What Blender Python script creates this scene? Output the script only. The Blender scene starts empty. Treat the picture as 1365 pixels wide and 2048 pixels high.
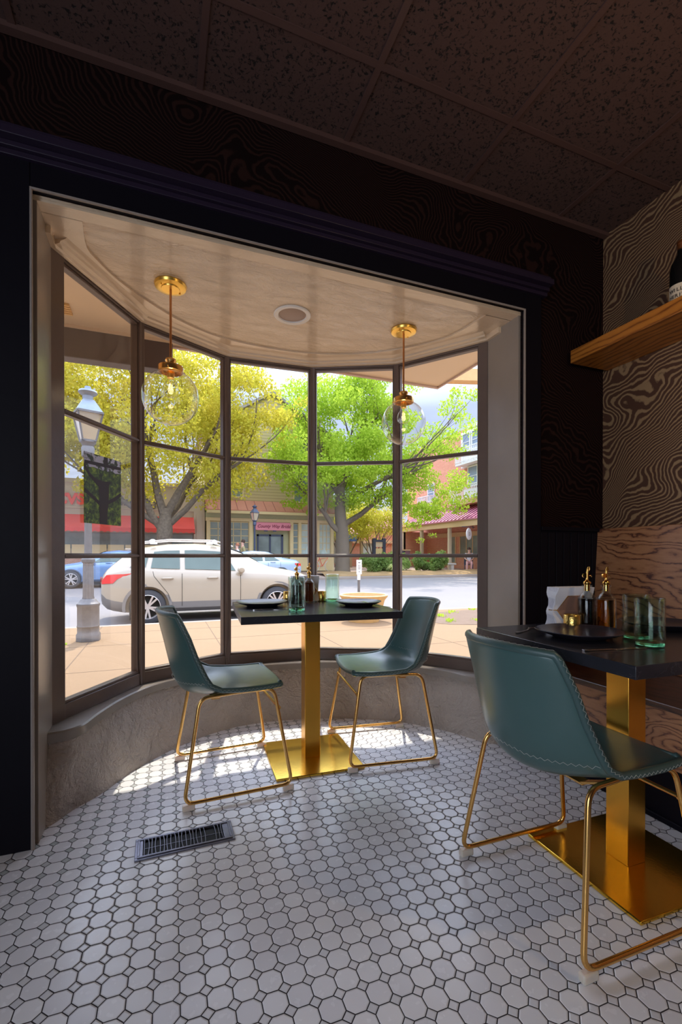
import bpy, bmesh, math, random
from mathutils import Vector, Matrix, noise
PI=math.pi
rnd=random.Random(7)
C=bpy.context.scene.collection

# ------------------------------------------------------------------ camera
CAM=Vector((0,0,1.02)); YAW=.3701; PITCH=-.0045; FPX=918.5; PY=1114.4
cd=bpy.data.cameras.new('camera'); cam=bpy.data.objects.new('camera',cd); C.objects.link(cam)
cam.location=CAM; cam.rotation_euler=(PI/2+PITCH,0,-YAW)
cd.sensor_fit='VERTICAL'; cd.sensor_height=36; cd.lens=FPX/2048*36; cd.shift_y=(PY-1024)/2048
cd.clip_start=.02; cd.clip_end=400
bpy.context.scene.camera=cam
vs=bpy.context.scene.view_settings
vs.view_transform='Standard'; vs.look='None'; vs.gamma=1; vs.exposure=.5; vs.use_curve_mapping=False

# ------------------------------------------------------------------ mesh helpers
def lerp(a,b,t): return a+(b-a)*t
class MB:
    def __init__(s): s.v=[]; s.f=[]; s.m=[]; s.mi=0
    def add(s,vs,fs):
        o=len(s.v); s.v+= [tuple(v) for v in vs]; s.f+=[tuple(i+o for i in f) for f in fs]; s.m+=[s.mi]*len(fs); return s
    def box(s,x0,x1,y0,y1,z0,z1,M=None):
        vs=[Vector((x,y,z)) for x in (x0,x1) for y in (y0,y1) for z in (z0,z1)]
        if M: vs=[M@v for v in vs]
        return s.add(vs,[(0,1,3,2),(4,6,7,5),(0,4,5,1),(2,3,7,6),(0,2,6,4),(1,5,7,3)])
    def beam(s,a,b,w,h,up=(0,0,1)):
        a=Vector(a);b=Vector(b);d=(b-a).normalized();u=Vector(up)
        r=d.cross(u)
        if r.length<1e-5: r=d.cross(Vector((1,0,0)))
        r.normalize();u=r.cross(d).normalized()
        vs=[p+r*(i*w/2)+u*(j*h/2) for p in (a,b) for i in (-1,1) for j in (-1,1)]
        return s.add(vs,[(0,1,3,2),(4,6,7,5),(0,4,5,1),(2,3,7,6),(0,2,6,4),(1,5,7,3)])
    def tube(s,pts,r,n=10,closed=False,cap=True):
        pts=[Vector(p) for p in pts]; k=len(pts); rr=r if isinstance(r,(list,tuple)) else [r]*k
        T=[]
        for i in range(k):
            if closed: t=pts[(i+1)%k]-pts[i-1]
            else: t=pts[min(i+1,k-1)]-pts[max(i-1,0)]
            T.append(t.normalized())
        u=T[0].orthogonal().normalized(); vs=[]
        for i in range(k):
            u=(u-T[i]*u.dot(T[i]))
            u=u.normalized() if u.length>1e-6 else T[i].orthogonal().normalized()
            w=T[i].cross(u)
            vs+=[pts[i]+(u*math.cos(2*PI*j/n)+w*math.sin(2*PI*j/n))*rr[i] for j in range(n)]
        fs=[]
        for i in range(k if closed else k-1):
            a=i*n;b=((i+1)%k)*n
            fs+=[(a+j,a+(j+1)%n,b+(j+1)%n,b+j) for j in range(n)]
        if cap and not closed: fs+=[tuple(range(n-1,-1,-1)),tuple(range((k-1)*n,k*n))]
        return s.add(vs,fs)
    def lathe(s,prof,c=(0,0,0),n=32,wob=None,sx=1,sy=1,axis=None):
        # prof: (r,z) list; r=0 ends are closed
        vs=[];fs=[];rings=[]
        for r,z in prof:
            if r<1e-6: rings.append([len(vs)]); vs.append(Vector((0,0,z)))
            else:
                rings.append(list(range(len(vs),len(vs)+n)))
                for j in range(n):
                    a=2*PI*j/n; q=r*(wob(a,r) if wob else 1)
                    vs.append(Vector((q*math.cos(a)*sx,q*math.sin(a)*sy,z)))
        for A,B in zip(rings,rings[1:]):
            for j in range(n):
                k=(j+1)%n
                if len(A)==1 and len(B)==1: continue
                if len(A)==1: fs.append((A[0],B[k],B[j]))
                elif len(B)==1: fs.append((A[j],A[k],B[0]))
                else: fs.append((A[j],A[k],B[k],B[j]))
        if axis is not None: vs=[axis@v for v in vs]
        c=Vector(c); return s.add([v+c for v in vs],fs)
    def prism(s,poly,z0,z1,M=None):
        n=len(poly); vs=[Vector((x,y,z0)) for x,y in poly]+[Vector((x,y,z1)) for x,y in poly]
        if M: vs=[M@v for v in vs]
        return s.add(vs,[tuple(range(n-1,-1,-1)),tuple(range(n,2*n))]+[(i,(i+1)%n,n+(i+1)%n,n+i) for i in range(n)])
    def strip(s,rows):
        n=len(rows[0]); vs=[p for r in rows for p in r]
        return s.add(vs,[(i*n+j,i*n+j+1,(i+1)*n+j+1,(i+1)*n+j) for i in range(len(rows)-1) for j in range(n-1)])
    def build(s,name,mats,parent=None,smooth=40,bevel=0,sub=0,loc=None,rotz=0,seg=2):
        me=bpy.data.meshes.new(name); me.from_pydata(s.v,[],s.f)
        if not isinstance(mats,(list,tuple)): mats=[mats]
        for m in mats: me.materials.append(m)
        for p,i in zip(me.polygons,s.m): p.material_index=i
        bm=bmesh.new(); bm.from_mesh(me); bmesh.ops.recalc_face_normals(bm,faces=bm.faces); bm.to_mesh(me); bm.free()
        if smooth:
            me.shade_smooth(); me.set_sharp_from_angle(angle=math.radians(smooth))
        o=bpy.data.objects.new(name,me); C.objects.link(o)
        if parent: o.parent=parent
        if loc: o.location=loc
        if rotz: o.rotation_euler.z=rotz
        if bevel:
            b=o.modifiers.new('bevel','BEVEL'); b.width=bevel; b.segments=seg; b.limit_method='ANGLE'; b.angle_limit=math.radians(35)
        if sub:
            b=o.modifiers.new('sub','SUBSURF'); b.levels=b.render_levels=sub
        return o
def rotM(rz=0,loc=(0,0,0)): return Matrix.Translation(Vector(loc))@Matrix.Rotation(rz,4,'Z')
def thing(name,label,cat,loc=(0,0,0),rz=0,group=None):
    o=bpy.data.objects.new(name,None); C.objects.link(o); o.empty_display_size=.1
    o.location=loc; o.rotation_euler=(0,0,rz); return tag(o,label,cat,group)
def tag(o,label,cat,group=None,kind=None):
    if label: o['label']=label
    if cat: o['category']=cat
    if group: o['group']=group
    if kind: o['kind']=kind
    return o
def struct(o,label=None):
    o['kind']='structure'
    if label: o['label']=label
    return o
def bake(o):
    """apply the object's modifiers to its mesh"""
    dg=bpy.context.evaluated_depsgraph_get(); dg.update()
    me=bpy.data.meshes.new_from_object(o.evaluated_get(dg)); o.modifiers.clear(); o.data=me; return o
def text_mesh(txt,size,ext,mat,name,parent=None,bold=0.0,shear=0.0,M=None,spacing=1.0):
    cu=bpy.data.curves.new(name,'FONT'); cu.body=txt; cu.size=size; cu.extrude=ext; cu.offset=bold; cu.shear=shear
    cu.align_x='CENTER'; cu.align_y='CENTER'; cu.space_character=spacing; cu.resolution_u=4
    t=bpy.data.objects.new(name,cu); C.objects.link(t)
    dg=bpy.context.evaluated_depsgraph_get(); dg.update()
    me=bpy.data.meshes.new_from_object(t.evaluated_get(dg)); bpy.data.objects.remove(t)
    if M: me.transform(M)
    me.materials.clear(); me.materials.append(mat)
    o=bpy.data.objects.new(name,me); C.objects.link(o); o.parent=parent; return o
def fillet(pts,r,n=5,closed=False):
    pts=[Vector(p) for p in pts]; k=len(pts); out=[]
    for i in range(k):
        if not closed and i in (0,k-1): out.append(pts[i]); continue
        p=pts[i];a=pts[i-1];b=pts[(i+1)%k]; da=(a-p);db=(b-p); t=min(r,da.length*.45,db.length*.45)
        A=p+da.normalized()*t;B=p+db.normalized()*t
        for j in range(n+1):
            u=j/n; out.append(A*(1-u)**2+p*2*u*(1-u)+B*u*u)
    return out
def catmull(P,n=6):
    P=[Vector(p) for p in P]; Q=[P[0]*2-P[1]]+P+[P[-1]*2-P[-2]]; out=[]
    for i in range(1,len(Q)-2):
        for j in range(n):
            t=j/n; a,b,c,d=Q[i-1:i+3]
            out.append(.5*((2*b)+(c-a)*t+(2*a-5*b+4*c-d)*t*t+(3*b-a-3*c+d)*t**3))
    out.append(P[-1]); return out
def interp(tab,x):
    if x<=tab[0][0]: return tab[0][1]
    for (a,b),(c,d) in zip(tab,tab[1:]):
        if x<=c: return b+(d-b)*(x-a)/(c-a)
    return tab[-1][1]

# ------------------------------------------------------------------ material helpers
class NT:
    def __init__(s,name):
        s.mat=bpy.data.materials.new(name); s.mat.use_nodes=True; s.nt=s.mat.node_tree; s.b=s.nt.nodes['Principled BSDF']
    def n(s,t,**k):
        nd=s.nt.nodes.new(t)
        for a,b in k.items(): setattr(nd,a,b)
        return nd
    def l(s,a,b): s.nt.links.new(a,b)
    def math(s,op,a,b=None,c=None,clamp=False):
        m=s.n('ShaderNodeMath',operation=op); m.use_clamp=clamp
        for i,x in enumerate((a,b,c)):
            if x is None: continue
            if isinstance(x,(int,float)): m.inputs[i].default_value=x
            else: s.l(x,m.inputs[i])
        return m.outputs[0]
    def mix(s,f,a,b):
        m=s.n('ShaderNodeMix',data_type='RGBA')
        for i,x in ((0,f),(6,a),(7,b)):
            if isinstance(x,(int,float)): m.inputs[i].default_value=x
            elif isinstance(x,(tuple,list)): m.inputs[i].default_value=tuple(x)+((1,) if len(x)==3 else ())
            else: s.l(x,m.inputs[i])
        return m.outputs[2]
    def coord(s,w='Object',scale=(1,1,1),loc=(0,0,0),rot=(0,0,0)):
        if w=='World': o=s.n('ShaderNodeNewGeometry').outputs['Position']
        else: o=s.n('ShaderNodeTexCoord').outputs[w]
        mp=s.n('ShaderNodeMapping'); mp.inputs['Scale'].default_value=scale; mp.inputs['Location'].default_value=loc; mp.inputs['Rotation'].default_value=rot
        s.l(o,mp.inputs[0]); return mp.outputs[0]
    def noise(s,v,scale,detail=2,rough=.5,dist=0,out='Fac'):
        t=s.n('ShaderNodeTexNoise'); t.inputs['Scale'].default_value=scale; t.inputs['Detail'].default_value=detail
        t.inputs['Roughness'].default_value=rough; t.inputs['Distortion'].default_value=dist
        if v is not None: s.l(v,t.inputs['Vector'])
        return t.outputs[out]
    def ramp(s,f,stops,inter='LINEAR'):
        r=s.n('ShaderNodeValToRGB'); r.color_ramp.interpolation=inter; e=r.color_ramp.elements
        while len(e)<len(stops): e.new(.5)
        for x,(p,c) in zip(e,stops): x.position=p; x.color=tuple(c)+((1,) if len(c)==3 else ())
        s.l(f,r.inputs[0]); return r.outputs[0]
    def bump(s,h,strength=.3,dist=.01):
        b=s.n('ShaderNodeBump'); b.inputs['Strength'].default_value=strength; b.inputs['Distance'].default_value=dist
        s.l(h,b.inputs['Height']); s.l(b.outputs[0],s.b.inputs['Normal']); return b
    def set(s,**k):
        for a,v in k.items():
            i=s.b.inputs[a.replace('_',' ')]
            if isinstance(v,(int,float,tuple)): i.default_value=v if not isinstance(v,tuple) or len(v)==4 else v+(1,)
            else: s.l(v,i)
        return s
def pmat(name,col,rough=.5,metal=0,vary=.06,nscale=8,bump=0,bscale=60,**k):
    """plain procedural material: slight noise in value and a fine bump"""
    t=NT(name); v=t.coord()
    f=t.noise(v,nscale,3)
    a=tuple(c*(1-vary) for c in col); b=tuple(min(1,c*(1+vary)) for c in col)
    t.set(Base_Color=t.mix(f,a,b),Roughness=rough,Metallic=float(metal))
    if bump: t.bump(t.noise(v,bscale,3),bump,.004)
    for a_,v_ in k.items(): t.set(**{a_:v_})
    return t.mat
def glassmat(name,col,rough=0.0,ior=1.45,alpha_thin=False):
    t=NT(name); t.set(Base_Color=col,Roughness=rough,Transmission_Weight=1.0,IOR=ior); return t.mat

M={}
M['black_paint']=pmat('black_paint',(.006,.005,.009),.5,0,.1,6,.15,25,Specular_IOR_Level=.12)
M['trim_grey']=pmat('grey_brown_gloss_paint',(.30,.255,.215),.26,0,.12,5,.25,18)
M['bead']=pmat('bead_paint',(.33,.28,.25),.3,0,.1,30,.3,60)
M['frame']=pmat('brown_frame_paint',(.145,.105,.09),.3,0,.15,9,.2,40)
M['gold']=pmat('brushed_brass',(.90,.47,.07),.27,1,.08,14)
M['gold_chair']=pmat('warm_brass_tube',(.86,.50,.16),.24,1,.05,10)
M['gold_base']=pmat('polished_brass_plate',(.86,.54,.07),.2,1,.1,20,.05,120)
M['brass_lamp']=pmat('lamp_brass',(.95,.62,.14),.3,1,.05,10)
M['pad']=pmat('clear_plastic_pad',(.78,.68,.58),.4,0,.04,10,0,1,Subsurface_Weight=.3)
M['white']=pmat('white_enamel',(.85,.82,.78),.4)
M['can_inside']=pmat('downlight_inner_cone',(.35,.24,.19),.35)
M['silver']=pmat('cutlery_steel',(.62,.6,.62),.18,1)
M['plate']=pmat('dark_stoneware',(.035,.03,.042),.28,0,.25,12,.15,80)
M['bottle_black']=pmat('black_bottle_glass',(.006,.006,.006),.08)
M['copper_foil']=pmat('copper_foil',(.62,.22,.08),.3,.9)
M['label']=pmat('cream_label',(.72,.6,.45),.6)
M['ink']=pmat('dark_print',(.05,.035,.03),.6)
M['napkin']=pmat('white_napkin',(.82,.82,.88),.85,0,.04,30)
M['napkin_band']=pmat('kraft_paper',(.30,.16,.11),.7)
M['stitch']=pmat('cream_thread',(.52,.52,.47),.8)
M['vent']=pmat('worn_grey_metal',(.20,.20,.25),.38,.8,.35,30,.2,150)
M['vent_dark']=pmat('duct_black',(.004,.004,.005),.7)
M['pour']=pmat('copper_gold_pourer',(.9,.52,.14),.16,1)
M['green_glass']=glassmat('green_tint_glass',(.84,.98,.93),.01)
M['green_base']=glassmat('thick_green_glass_base',(.35,.92,.58),.02)
M['clear_glass']=glassmat('clear_bottle_glass',(.97,.98,.98))
M['globe']=glassmat('thin_clear_globe_glass',(1,1,1),0,1.45)
M['oil']=glassmat('amber_oil',(.75,.28,.02),0,1.3)
M['vinegar']=glassmat('dark_vinegar',(.03,.008,.004),0,1.33)
# window pane: thin clear glass (transparent with a fresnel reflection)
def thin_glass(name,refl=.6,globe=False,tint=(.97,.97,.95)):
    t=NT(name); nt=t.nt; out=nt.nodes['Material Output']
    tr=t.n('ShaderNodeBsdfTransparent'); tr.inputs[0].default_value=(.98,.985,.98,1)
    gl=t.n('ShaderNodeBsdfGlossy'); gl.inputs['Roughness'].default_value=.02
    fr=t.n('ShaderNodeFresnel'); fr.inputs[0].default_value=1.45
    if globe:
        lw=t.n('ShaderNodeLayerWeight'); lw.inputs[0].default_value=.5
        fac=t.math('ADD',t.math('MULTIPLY',t.math('POWER',lw.outputs['Facing'],2.3),refl),.035)
        tr.inputs[0].default_value=tint+(1,)
    else: fac=t.math('MULTIPLY',fr.outputs[0],refl)
    mx=t.n('ShaderNodeMixShader'); t.l(fac,mx.inputs[0]); t.l(tr.outputs[0],mx.inputs[1]); t.l(gl.outputs[0],mx.inputs[2])
    t.l(mx.outputs[0],out.inputs[0]); return t.mat
M['pane']=thin_glass('window_glass',.13)
M['green_glass']=thin_glass('green_tint_tumbler_glass',.6,True,(.90,.98,.93))
M['clear_glass']=thin_glass('clear_bottle_glass',.55,True,(.93,.95,.95))
M['bulb']=thin_glass('bulb_glass',.5,True)
M['globe']=thin_glass('clear_globe_glass',.75,True)
t=NT('amber_filament'); t.set(Base_Color=(1,.4,.1),Emission_Color=(1,.30,.12),Emission_Strength=2.0); M['filament']=t.mat

# leather
def leather(name,c1,c2,rough):
    t=NT(name); v=t.coord(); f=t.noise(v,5,3,.6)
    t.set(Base_Color=t.mix(f,c1,c2),Roughness=t.math('MULTIPLY_ADD',t.noise(v,25,2),.12,rough),Specular_IOR_Level=.6,Coat_Weight=.25,Coat_Roughness=.3)
    t.bump(t.noise(v,260,2),.06,.002); return t.mat
M['leather']=leather('teal_leather',(.042,.105,.100),(.062,.138,.132),.25)
M['leather_edge']=leather('teal_leather_binding',(.04,.085,.085),(.05,.11,.105),.4)

# floor tile: octagon and dot mosaic
def floor_mat():
    t=NT('octagon_dot_mosaic'); p=.05701*1.02; x0=.0362*1.02; y0=1.2068*1.02
    v=t.coord('World',(1/p,1/p,1/p))
    mp=v.node; mp.vector_type='POINT'
    # rotate the tile grid slightly against the room, origin on a dot
    th=.0154; ox,oy=x0,y0
    mp.inputs['Rotation'].default_value=(0,0,th)
    ca,sa=math.cos(th),math.sin(th)
    mp.inputs['Location'].default_value=(-(ca*ox-sa*oy)/p,-(sa*ox+ca*oy)/p,0)
    sp=t.n('ShaderNodeSeparateXYZ'); t.l(v,sp.inputs[0])
    qx=t.math('SUBTRACT',t.math('FRACT',sp.outputs[0]),.5); qy=t.math('SUBTRACT',t.math('FRACT',sp.outputs[1]),.5)
    a=t.math('ABSOLUTE',qx); b=t.math('ABSOLUTE',qy)
    s_=.27; ab=t.math('ADD',a,b); e=t.math('SUBTRACT',ab,1-s_)
    d2=t.math('MULTIPLY',t.math('ABSOLUTE',e),.7071)
    d1=t.math('SUBTRACT',.5,t.math('MAXIMUM',a,b))
    isdot=t.math('GREATER_THAN',e,0)
    din=t.math('MINIMUM',d1,d2)
    dd=t.math('ADD',t.math('MULTIPLY',isdot,d2),t.math('MULTIPLY',t.math('SUBTRACT',1,isdot),din))
    wob=t.math('MULTIPLY',t.math('SUBTRACT',t.noise(t.coord('World'),14,2),.5),.012)
    dd=t.math('ADD',dd,wob)
    g=t.n('ShaderNodeMapRange'); g.interpolation_type='SMOOTHSTEP'; g.inputs[1].default_value=.017; g.inputs[2].default_value=.030; t.l(dd,g.inputs[0])
    # ids
    def cell(off):
        c=t.n('ShaderNodeCombineXYZ'); t.l(t.math('FLOOR',t.math('ADD',sp.outputs[0],off)),c.inputs[0]); t.l(t.math('FLOOR',t.math('ADD',sp.outputs[1],off)),c.inputs[1])
        w=t.n('ShaderNodeTexWhiteNoise',noise_dimensions='3D'); t.l(c.outputs[0],w.inputs[0]); return w.outputs['Value']
    oct_c=t.ramp(cell(0),[(0,(.78,.78,.83)),(.5,(.85,.85,.89)),(1,(.89,.89,.92))])
    # dots: greyer ones laid towards the window on the left
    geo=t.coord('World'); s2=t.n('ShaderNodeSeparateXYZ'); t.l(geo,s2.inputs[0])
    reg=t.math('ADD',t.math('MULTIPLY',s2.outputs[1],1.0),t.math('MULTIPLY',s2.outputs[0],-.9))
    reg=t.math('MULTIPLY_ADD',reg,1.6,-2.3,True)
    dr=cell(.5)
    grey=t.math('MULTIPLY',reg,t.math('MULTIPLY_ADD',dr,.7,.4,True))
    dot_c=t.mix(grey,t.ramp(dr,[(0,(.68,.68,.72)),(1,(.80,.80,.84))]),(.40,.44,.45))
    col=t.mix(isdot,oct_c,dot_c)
    dirt=t.noise(t.coord('World'),3.2,4,.6)
    col=t.mix(t.math('MULTIPLY_ADD',dirt,.5,-.15,True),col,(.66,.645,.66))
    col=t.mix(g.outputs[0],(.018,.012,.018),col)
    rg=t.math('MULTIPLY_ADD',t.noise(t.coord('World'),40,3),.18,.16)
    rg=t.math('ADD',rg,t.math('MULTIPLY',t.math('SUBTRACT',1,g.outputs[0]),.5))
    t.set(Base_Color=col,Roughness=rg)
    h=t.n('ShaderNodeMapRange'); h.interpolation_type='SMOOTHSTEP'; h.inputs[1].default_value=.01; h.inputs[2].default_value=.075; t.l(dd,h.inputs[0])
    hh=t.math('ADD',h.outputs[0],t.math('MULTIPLY',t.noise(t.coord('World'),9,2),.35))
    t.bump(hh,.55,.0022); return t.mat
M['floor']=floor_mat()

def wallpaper(name,axis,pitch,col_a,col_b,metal=.35,rough=.6):
    t=NT(name); v=t.coord('World',(1,1,1),(3.1 if axis=='x' else .4,1.7,.6))
    s=t.n('ShaderNodeSeparateXYZ'); t.l(v,s.inputs[0])
    big=t.noise(v,2.3,1.0,.4,.3); mid=t.noise(t.coord('World',(1,1,1),(7.3,2.2,5.1)),6.5,1,.5); sm=t.noise(v,24,1.5,.5)
    ph=t.math('ADD',t.math('MULTIPLY',big,.44),t.math('MULTIPLY',mid,.075)); ph=t.math('ADD',ph,t.math('MULTIPLY',sm,.012))
    ph=t.math('ADD',ph,t.math('MULTIPLY',s.outputs[2],.52))
    ph=t.math('ADD',ph,t.math('MULTIPLY',s.outputs[0 if axis=='x' else 1],.30))
    w=t.math('PINGPONG',t.math('MULTIPLY',ph,1/pitch),.5)
    line=t.n('ShaderNodeMapRange'); line.interpolation_type='SMOOTHSTEP'; line.inputs[1].default_value=.22; line.inputs[2].default_value=.40
    t.l(t.math('ADD',w,t.math('MULTIPLY',t.math('SUBTRACT',t.noise(v,150,2),.5),.16)),line.inputs[0])
    t.set(Base_Color=t.mix(line.outputs[0],col_a,col_b),Roughness=t.math('MULTIPLY_ADD',line.outputs[0],-.15,rough),Metallic=t.math('MULTIPLY',line.outputs[0],metal),Specular_IOR_Level=.5 if metal>.2 else .08)
    t.bump(line.outputs[0],.25,.002); return t.mat
M['paper_front']=wallpaper('swirl_wallpaper_dark','x',.0125,(.007,.003,.003),(.026,.011,.009),.1,.8)
M['paper_right']=wallpaper('swirl_wallpaper_bronze','y',.0150,(.085,.036,.020),(.40,.26,.14),.25,.6)

def wood(name,c1,c2,c3,grain,pitch,warp,rough=.35):
    """flat-sawn oak: long wavy growth lines running along the board (world y)"""
    t=NT(name); v=t.coord('World',(1,.30,1)); n1=t.noise(v,5.5,2,.5,.6); n2=t.noise(t.coord('World',(1,.35,1)),30,3,.6)
    s=t.n('ShaderNodeSeparateXYZ'); t.l(t.coord('World'),s.inputs[0])
    ph=t.math('ADD',t.math('ADD',t.math('MULTIPLY',s.outputs[2],.35),t.math('MULTIPLY',s.outputs[0],.3)),t.math('ADD',t.math('MULTIPLY',n1,warp),t.math('MULTIPLY',n2,warp*.13)))
    w=t.math('PINGPONG',t.math('MULTIPLY',ph,1/pitch),.5); w=t.math('MULTIPLY',w,2)
    brk=t.noise(t.coord('World',(1,.15,1)),60,2,.5)
    w=t.math('MULTIPLY',t.math('POWER',w,2.6),t.math('MULTIPLY_ADD',brk,1.1,.25,True))
    fine=t.noise(t.coord('World',(1,.04,1)),420,2,.6); blot=t.noise(v,3,2)
    f=t.math('ADD',t.math('MULTIPLY',w,.66),t.math('MULTIPLY',fine,grain)); f=t.math('ADD',f,t.math('MULTIPLY',blot,.18))
    t.set(Base_Color=t.ramp(f,[(.12,c1),(.45,c2),(.80,c3)]),Roughness=rough,Coat_Weight=.2,Coat_Roughness=.25)
    t.bump(f,.10,.002); return t.mat
M['oak']=wood('stained_oak_panel',(.50,.25,.12),(.36,.155,.07),(.08,.025,.018),.35,.017,.20,.3)
M['oak_shelf']=wood('orange_oak_shelf',(.62,.24,.04),(.50,.17,.025),(.24,.07,.012),.45,.012,.05,.35)
M['seat_wood']=wood('dark_seat_wood',(.12,.05,.028),(.08,.032,.018),(.03,.012,.008),.4,.02,.1,.3)

def table_top():
    t=NT('black_stone_laminate'); v=t.coord('Object')
    ve=t.noise(v,2.3,6,.55,1.6); a=t.math('ABSOLUTE',t.math('SUBTRACT',ve,.5))
    line=t.n('ShaderNodeMapRange'); line.inputs[1].default_value=0; line.inputs[2].default_value=.004; line.inputs[3].default_value=1; line.inputs[4].default_value=0; t.l(a,line.inputs[0])
    t.set(Base_Color=t.mix(t.math('MULTIPLY',line.outputs[0],.10),t.mix(t.noise(v,14,3),(.018,.018,.024),(.03,.03,.04)),(.22,.21,.22)),Roughness=.24,Specular_IOR_Level=.5)
    t.bump(t.noise(v,90,2),.05,.001); return t.mat
M['top']=table_top()
def curb_mat():
    t=NT('rough_painted_plaster'); v=t.coord('World')
    n=t.noise(v,7,6,.62,1.2); m=t.noise(v,55,4,.6)
    t.set(Base_Color=t.mix(t.noise(v,2.2,4),(.42,.355,.31),(.60,.52,.45)),Roughness=.42)
    t.bump(t.math('ADD',t.math('MULTIPLY',n,1.4),t.math('MULTIPLY',m,.45)),1.0,.045); return t.mat
M['curb']=curb_mat()
def bayceil(smooth):
    t=NT('glossy_painted_plaster' if not smooth else 'glossy_painted_board'); v=t.coord('World')
    n=t.noise(t.coord('World',(1,2.2,1)),6,5,.6,1.5); m=t.noise(v,70,3,.6)
    t.set(Base_Color=t.mix(n,(.70,.54,.38),(.80,.64,.47)),Roughness=.16,Specular_IOR_Level=.8,Coat_Weight=.5,Coat_Roughness=.08)
    t.bump(t.math('ADD',n,t.math('MULTIPLY',m,.15)),.15 if smooth else .9,.02); return t.mat
M['bay_ceiling']=bayceil(False); M['bay_ceiling_border']=bayceil(True)
def acoustic():
    t=NT('fissured_ceiling_tile'); v=t.coord('World')
    a=t.noise(v,75,3,.6,.6); h=t.ramp(a,[(.36,(0,0,0)),(.44,(1,1,1))])
    b=t.noise(v,170,2); 
    t.set(Base_Color=t.mix(h,(.006,.003,.003),t.mix(b,(.070,.034,.028),(.09,.046,.038))),Roughness=.9)
    t.bump(h,.6,.004); return t.mat
M['acoustic']=acoustic()
M['grid_bar']=pmat('dark_ceiling_grid',(.09,.045,.038),.6)
# outdoors
def ground(name,c1,c2,sc,rough=.85,b=.2,crack=False):
    t=NT(name); v=t.coord('World'); f=t.noise(v,sc,6,.6); g=t.noise(v,sc*40,2)
    col=t.mix(t.math('MULTIPLY_ADD',g,.5,t.math('MULTIPLY',f,.5)),c1,c2)
    t.set(Base_Color=col,Roughness=rough); t.bump(g,b,.004); return t.mat
M['sidewalk']=ground('warm_concrete',(.185,.112,.055),(.275,.175,.092),1.2)
M['street']=ground('worn_asphalt',(.17,.158,.165),(.25,.235,.23),.6)
M['kerb']=ground('kerb_stone',(.27,.22,.175),(.34,.28,.23),3)
M['plaza']=ground('pink_brick_plaza',(.34,.23,.19),(.42,.31,.25),2)
M['mulch']=ground('brown_mulch',(.24,.14,.06),(.42,.28,.13),5,.95,.8)
M['soil']=ground('tree_pit_soil',(.12,.075,.05),(.24,.17,.12),8,.95,1)
M['joint']=pmat('pavement_joint',(.14,.09,.055),.9)
M['soffit']=pmat('cream_soffit_board',(.68,.55,.42),.6,0,.06,3,.15,20)
M['fascia']=pmat('dark_fascia_board',(.085,.065,.07),.45,0,.2,6,.4,15)
M['timber']=pmat('raw_pine',(.72,.46,.2),.6,0,.15,10)
M['iron']=pmat('grey_cast_iron',(.17,.16,.155),.5,.25,.25,14,.3,40)
M['blueiron']=pmat('blue_black_iron',(.06,.075,.12),.45,.2)
M['lantern_roof']=pmat('weathered_zinc',(.24,.29,.35),.4,.4,.15,10)
M['lantern_glass']=pmat('frosted_lantern_glass',(.75,.62,.42),.35,0,.1,10,0,1,Transmission_Weight=.6)
M['planter']=pmat('tan_planter',(.66,.42,.17),.7,0,.2,12,.4,40)
M['signwhite']=pmat('white_sign',(.78,.76,.74),.5)
M['bark']=pmat('tree_bark',(.15,.115,.08),.9,0,.6,9,1,14)
def leafmat(name,a,b,c):
    t=NT(name); v=t.coord('Object'); f=t.noise(v,1.1,2); g=t.noise(v,9,2)
    col=t.mix(g,t.mix(f,a,b),c)
    nt=t.nt; out=nt.nodes['Material Output']; d=t.n('ShaderNodeBsdfDiffuse'); tl=t.n('ShaderNodeBsdfTranslucent'); mx=t.n('ShaderNodeMixShader'); mx.inputs[0].default_value=.58
    t.l(col,d.inputs[0]); t.l(col,tl.inputs[0]); t.l(d.outputs[0],mx.inputs[1]); t.l(tl.outputs[0],mx.inputs[2]); t.l(mx.outputs[0],out.inputs[0]); return t.mat
M['leaf_yellow']=leafmat('yellow_green_maple_leaves',(.38,.49,.045),(.82,.56,.10),(.58,.55,.07))
M['leaf_green']=leafmat('spring_green_leaves',(.30,.49,.045),(.60,.72,.10),(.44,.60,.065))
M['leaf_lime']=leafmat('lime_yellow_leaves',(.50,.54,.06),(.66,.52,.10),(.55,.56,.07))
M['leaf_dark']=leafmat('dark_shrub_leaves',(.10,.22,.05),(.22,.34,.09),(.30,.40,.14))
M['leaf_pale']=leafmat('pale_grass_blades',(.55,.65,.25),(.65,.72,.35),(.7,.75,.4))
M['carwhite']=pmat('pearl_white_car_paint',(.43,.365,.275),.22,0,.01,3,0,1,Coat_Weight=.6)
M['carblue']=pmat('sky_blue_car_paint',(.17,.29,.50),.25,.15,.02,3,0,1,Coat_Weight=.6)
M['carpale']=pmat('pale_blue_car_paint',(.38,.47,.58),.25,.1,.02,3,0,1,Coat_Weight=.6)
M['cladding']=pmat('grey_plastic_cladding',(.20,.185,.17),.5)
M['tyre']=pmat('tyre_rubber',(.05,.05,.055),.7)
M['rim']=pmat('alloy_rim',(.62,.58,.56),.3,.6)
M['carglass']=pmat('tinted_car_window',(.09,.13,.11),.12,0,.3,2)
M['taillight']=pmat('red_tail_lens',(.75,.04,.03),.2,0,.1,10,0,1,Coat_Weight=.5)
M['amber']=pmat('amber_lens',(.85,.42,.2),.3)
M['seam']=pmat('panel_gap',(.03,.025,.02),.8)
M['cvswall']=pmat('cream_rendered_wall',(.56,.48,.37),.8,0,.05,1,.1,10)
M['redawning']=pmat('red_canvas_awning',(.78,.09,.07),.8,0,.12,2)
M['redletter']=pmat('red_sign_letters',(.85,.10,.07),.4)
M['darkletter']=pmat('dark_sign_letters',(.13,.12,.12),.5)
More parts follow.
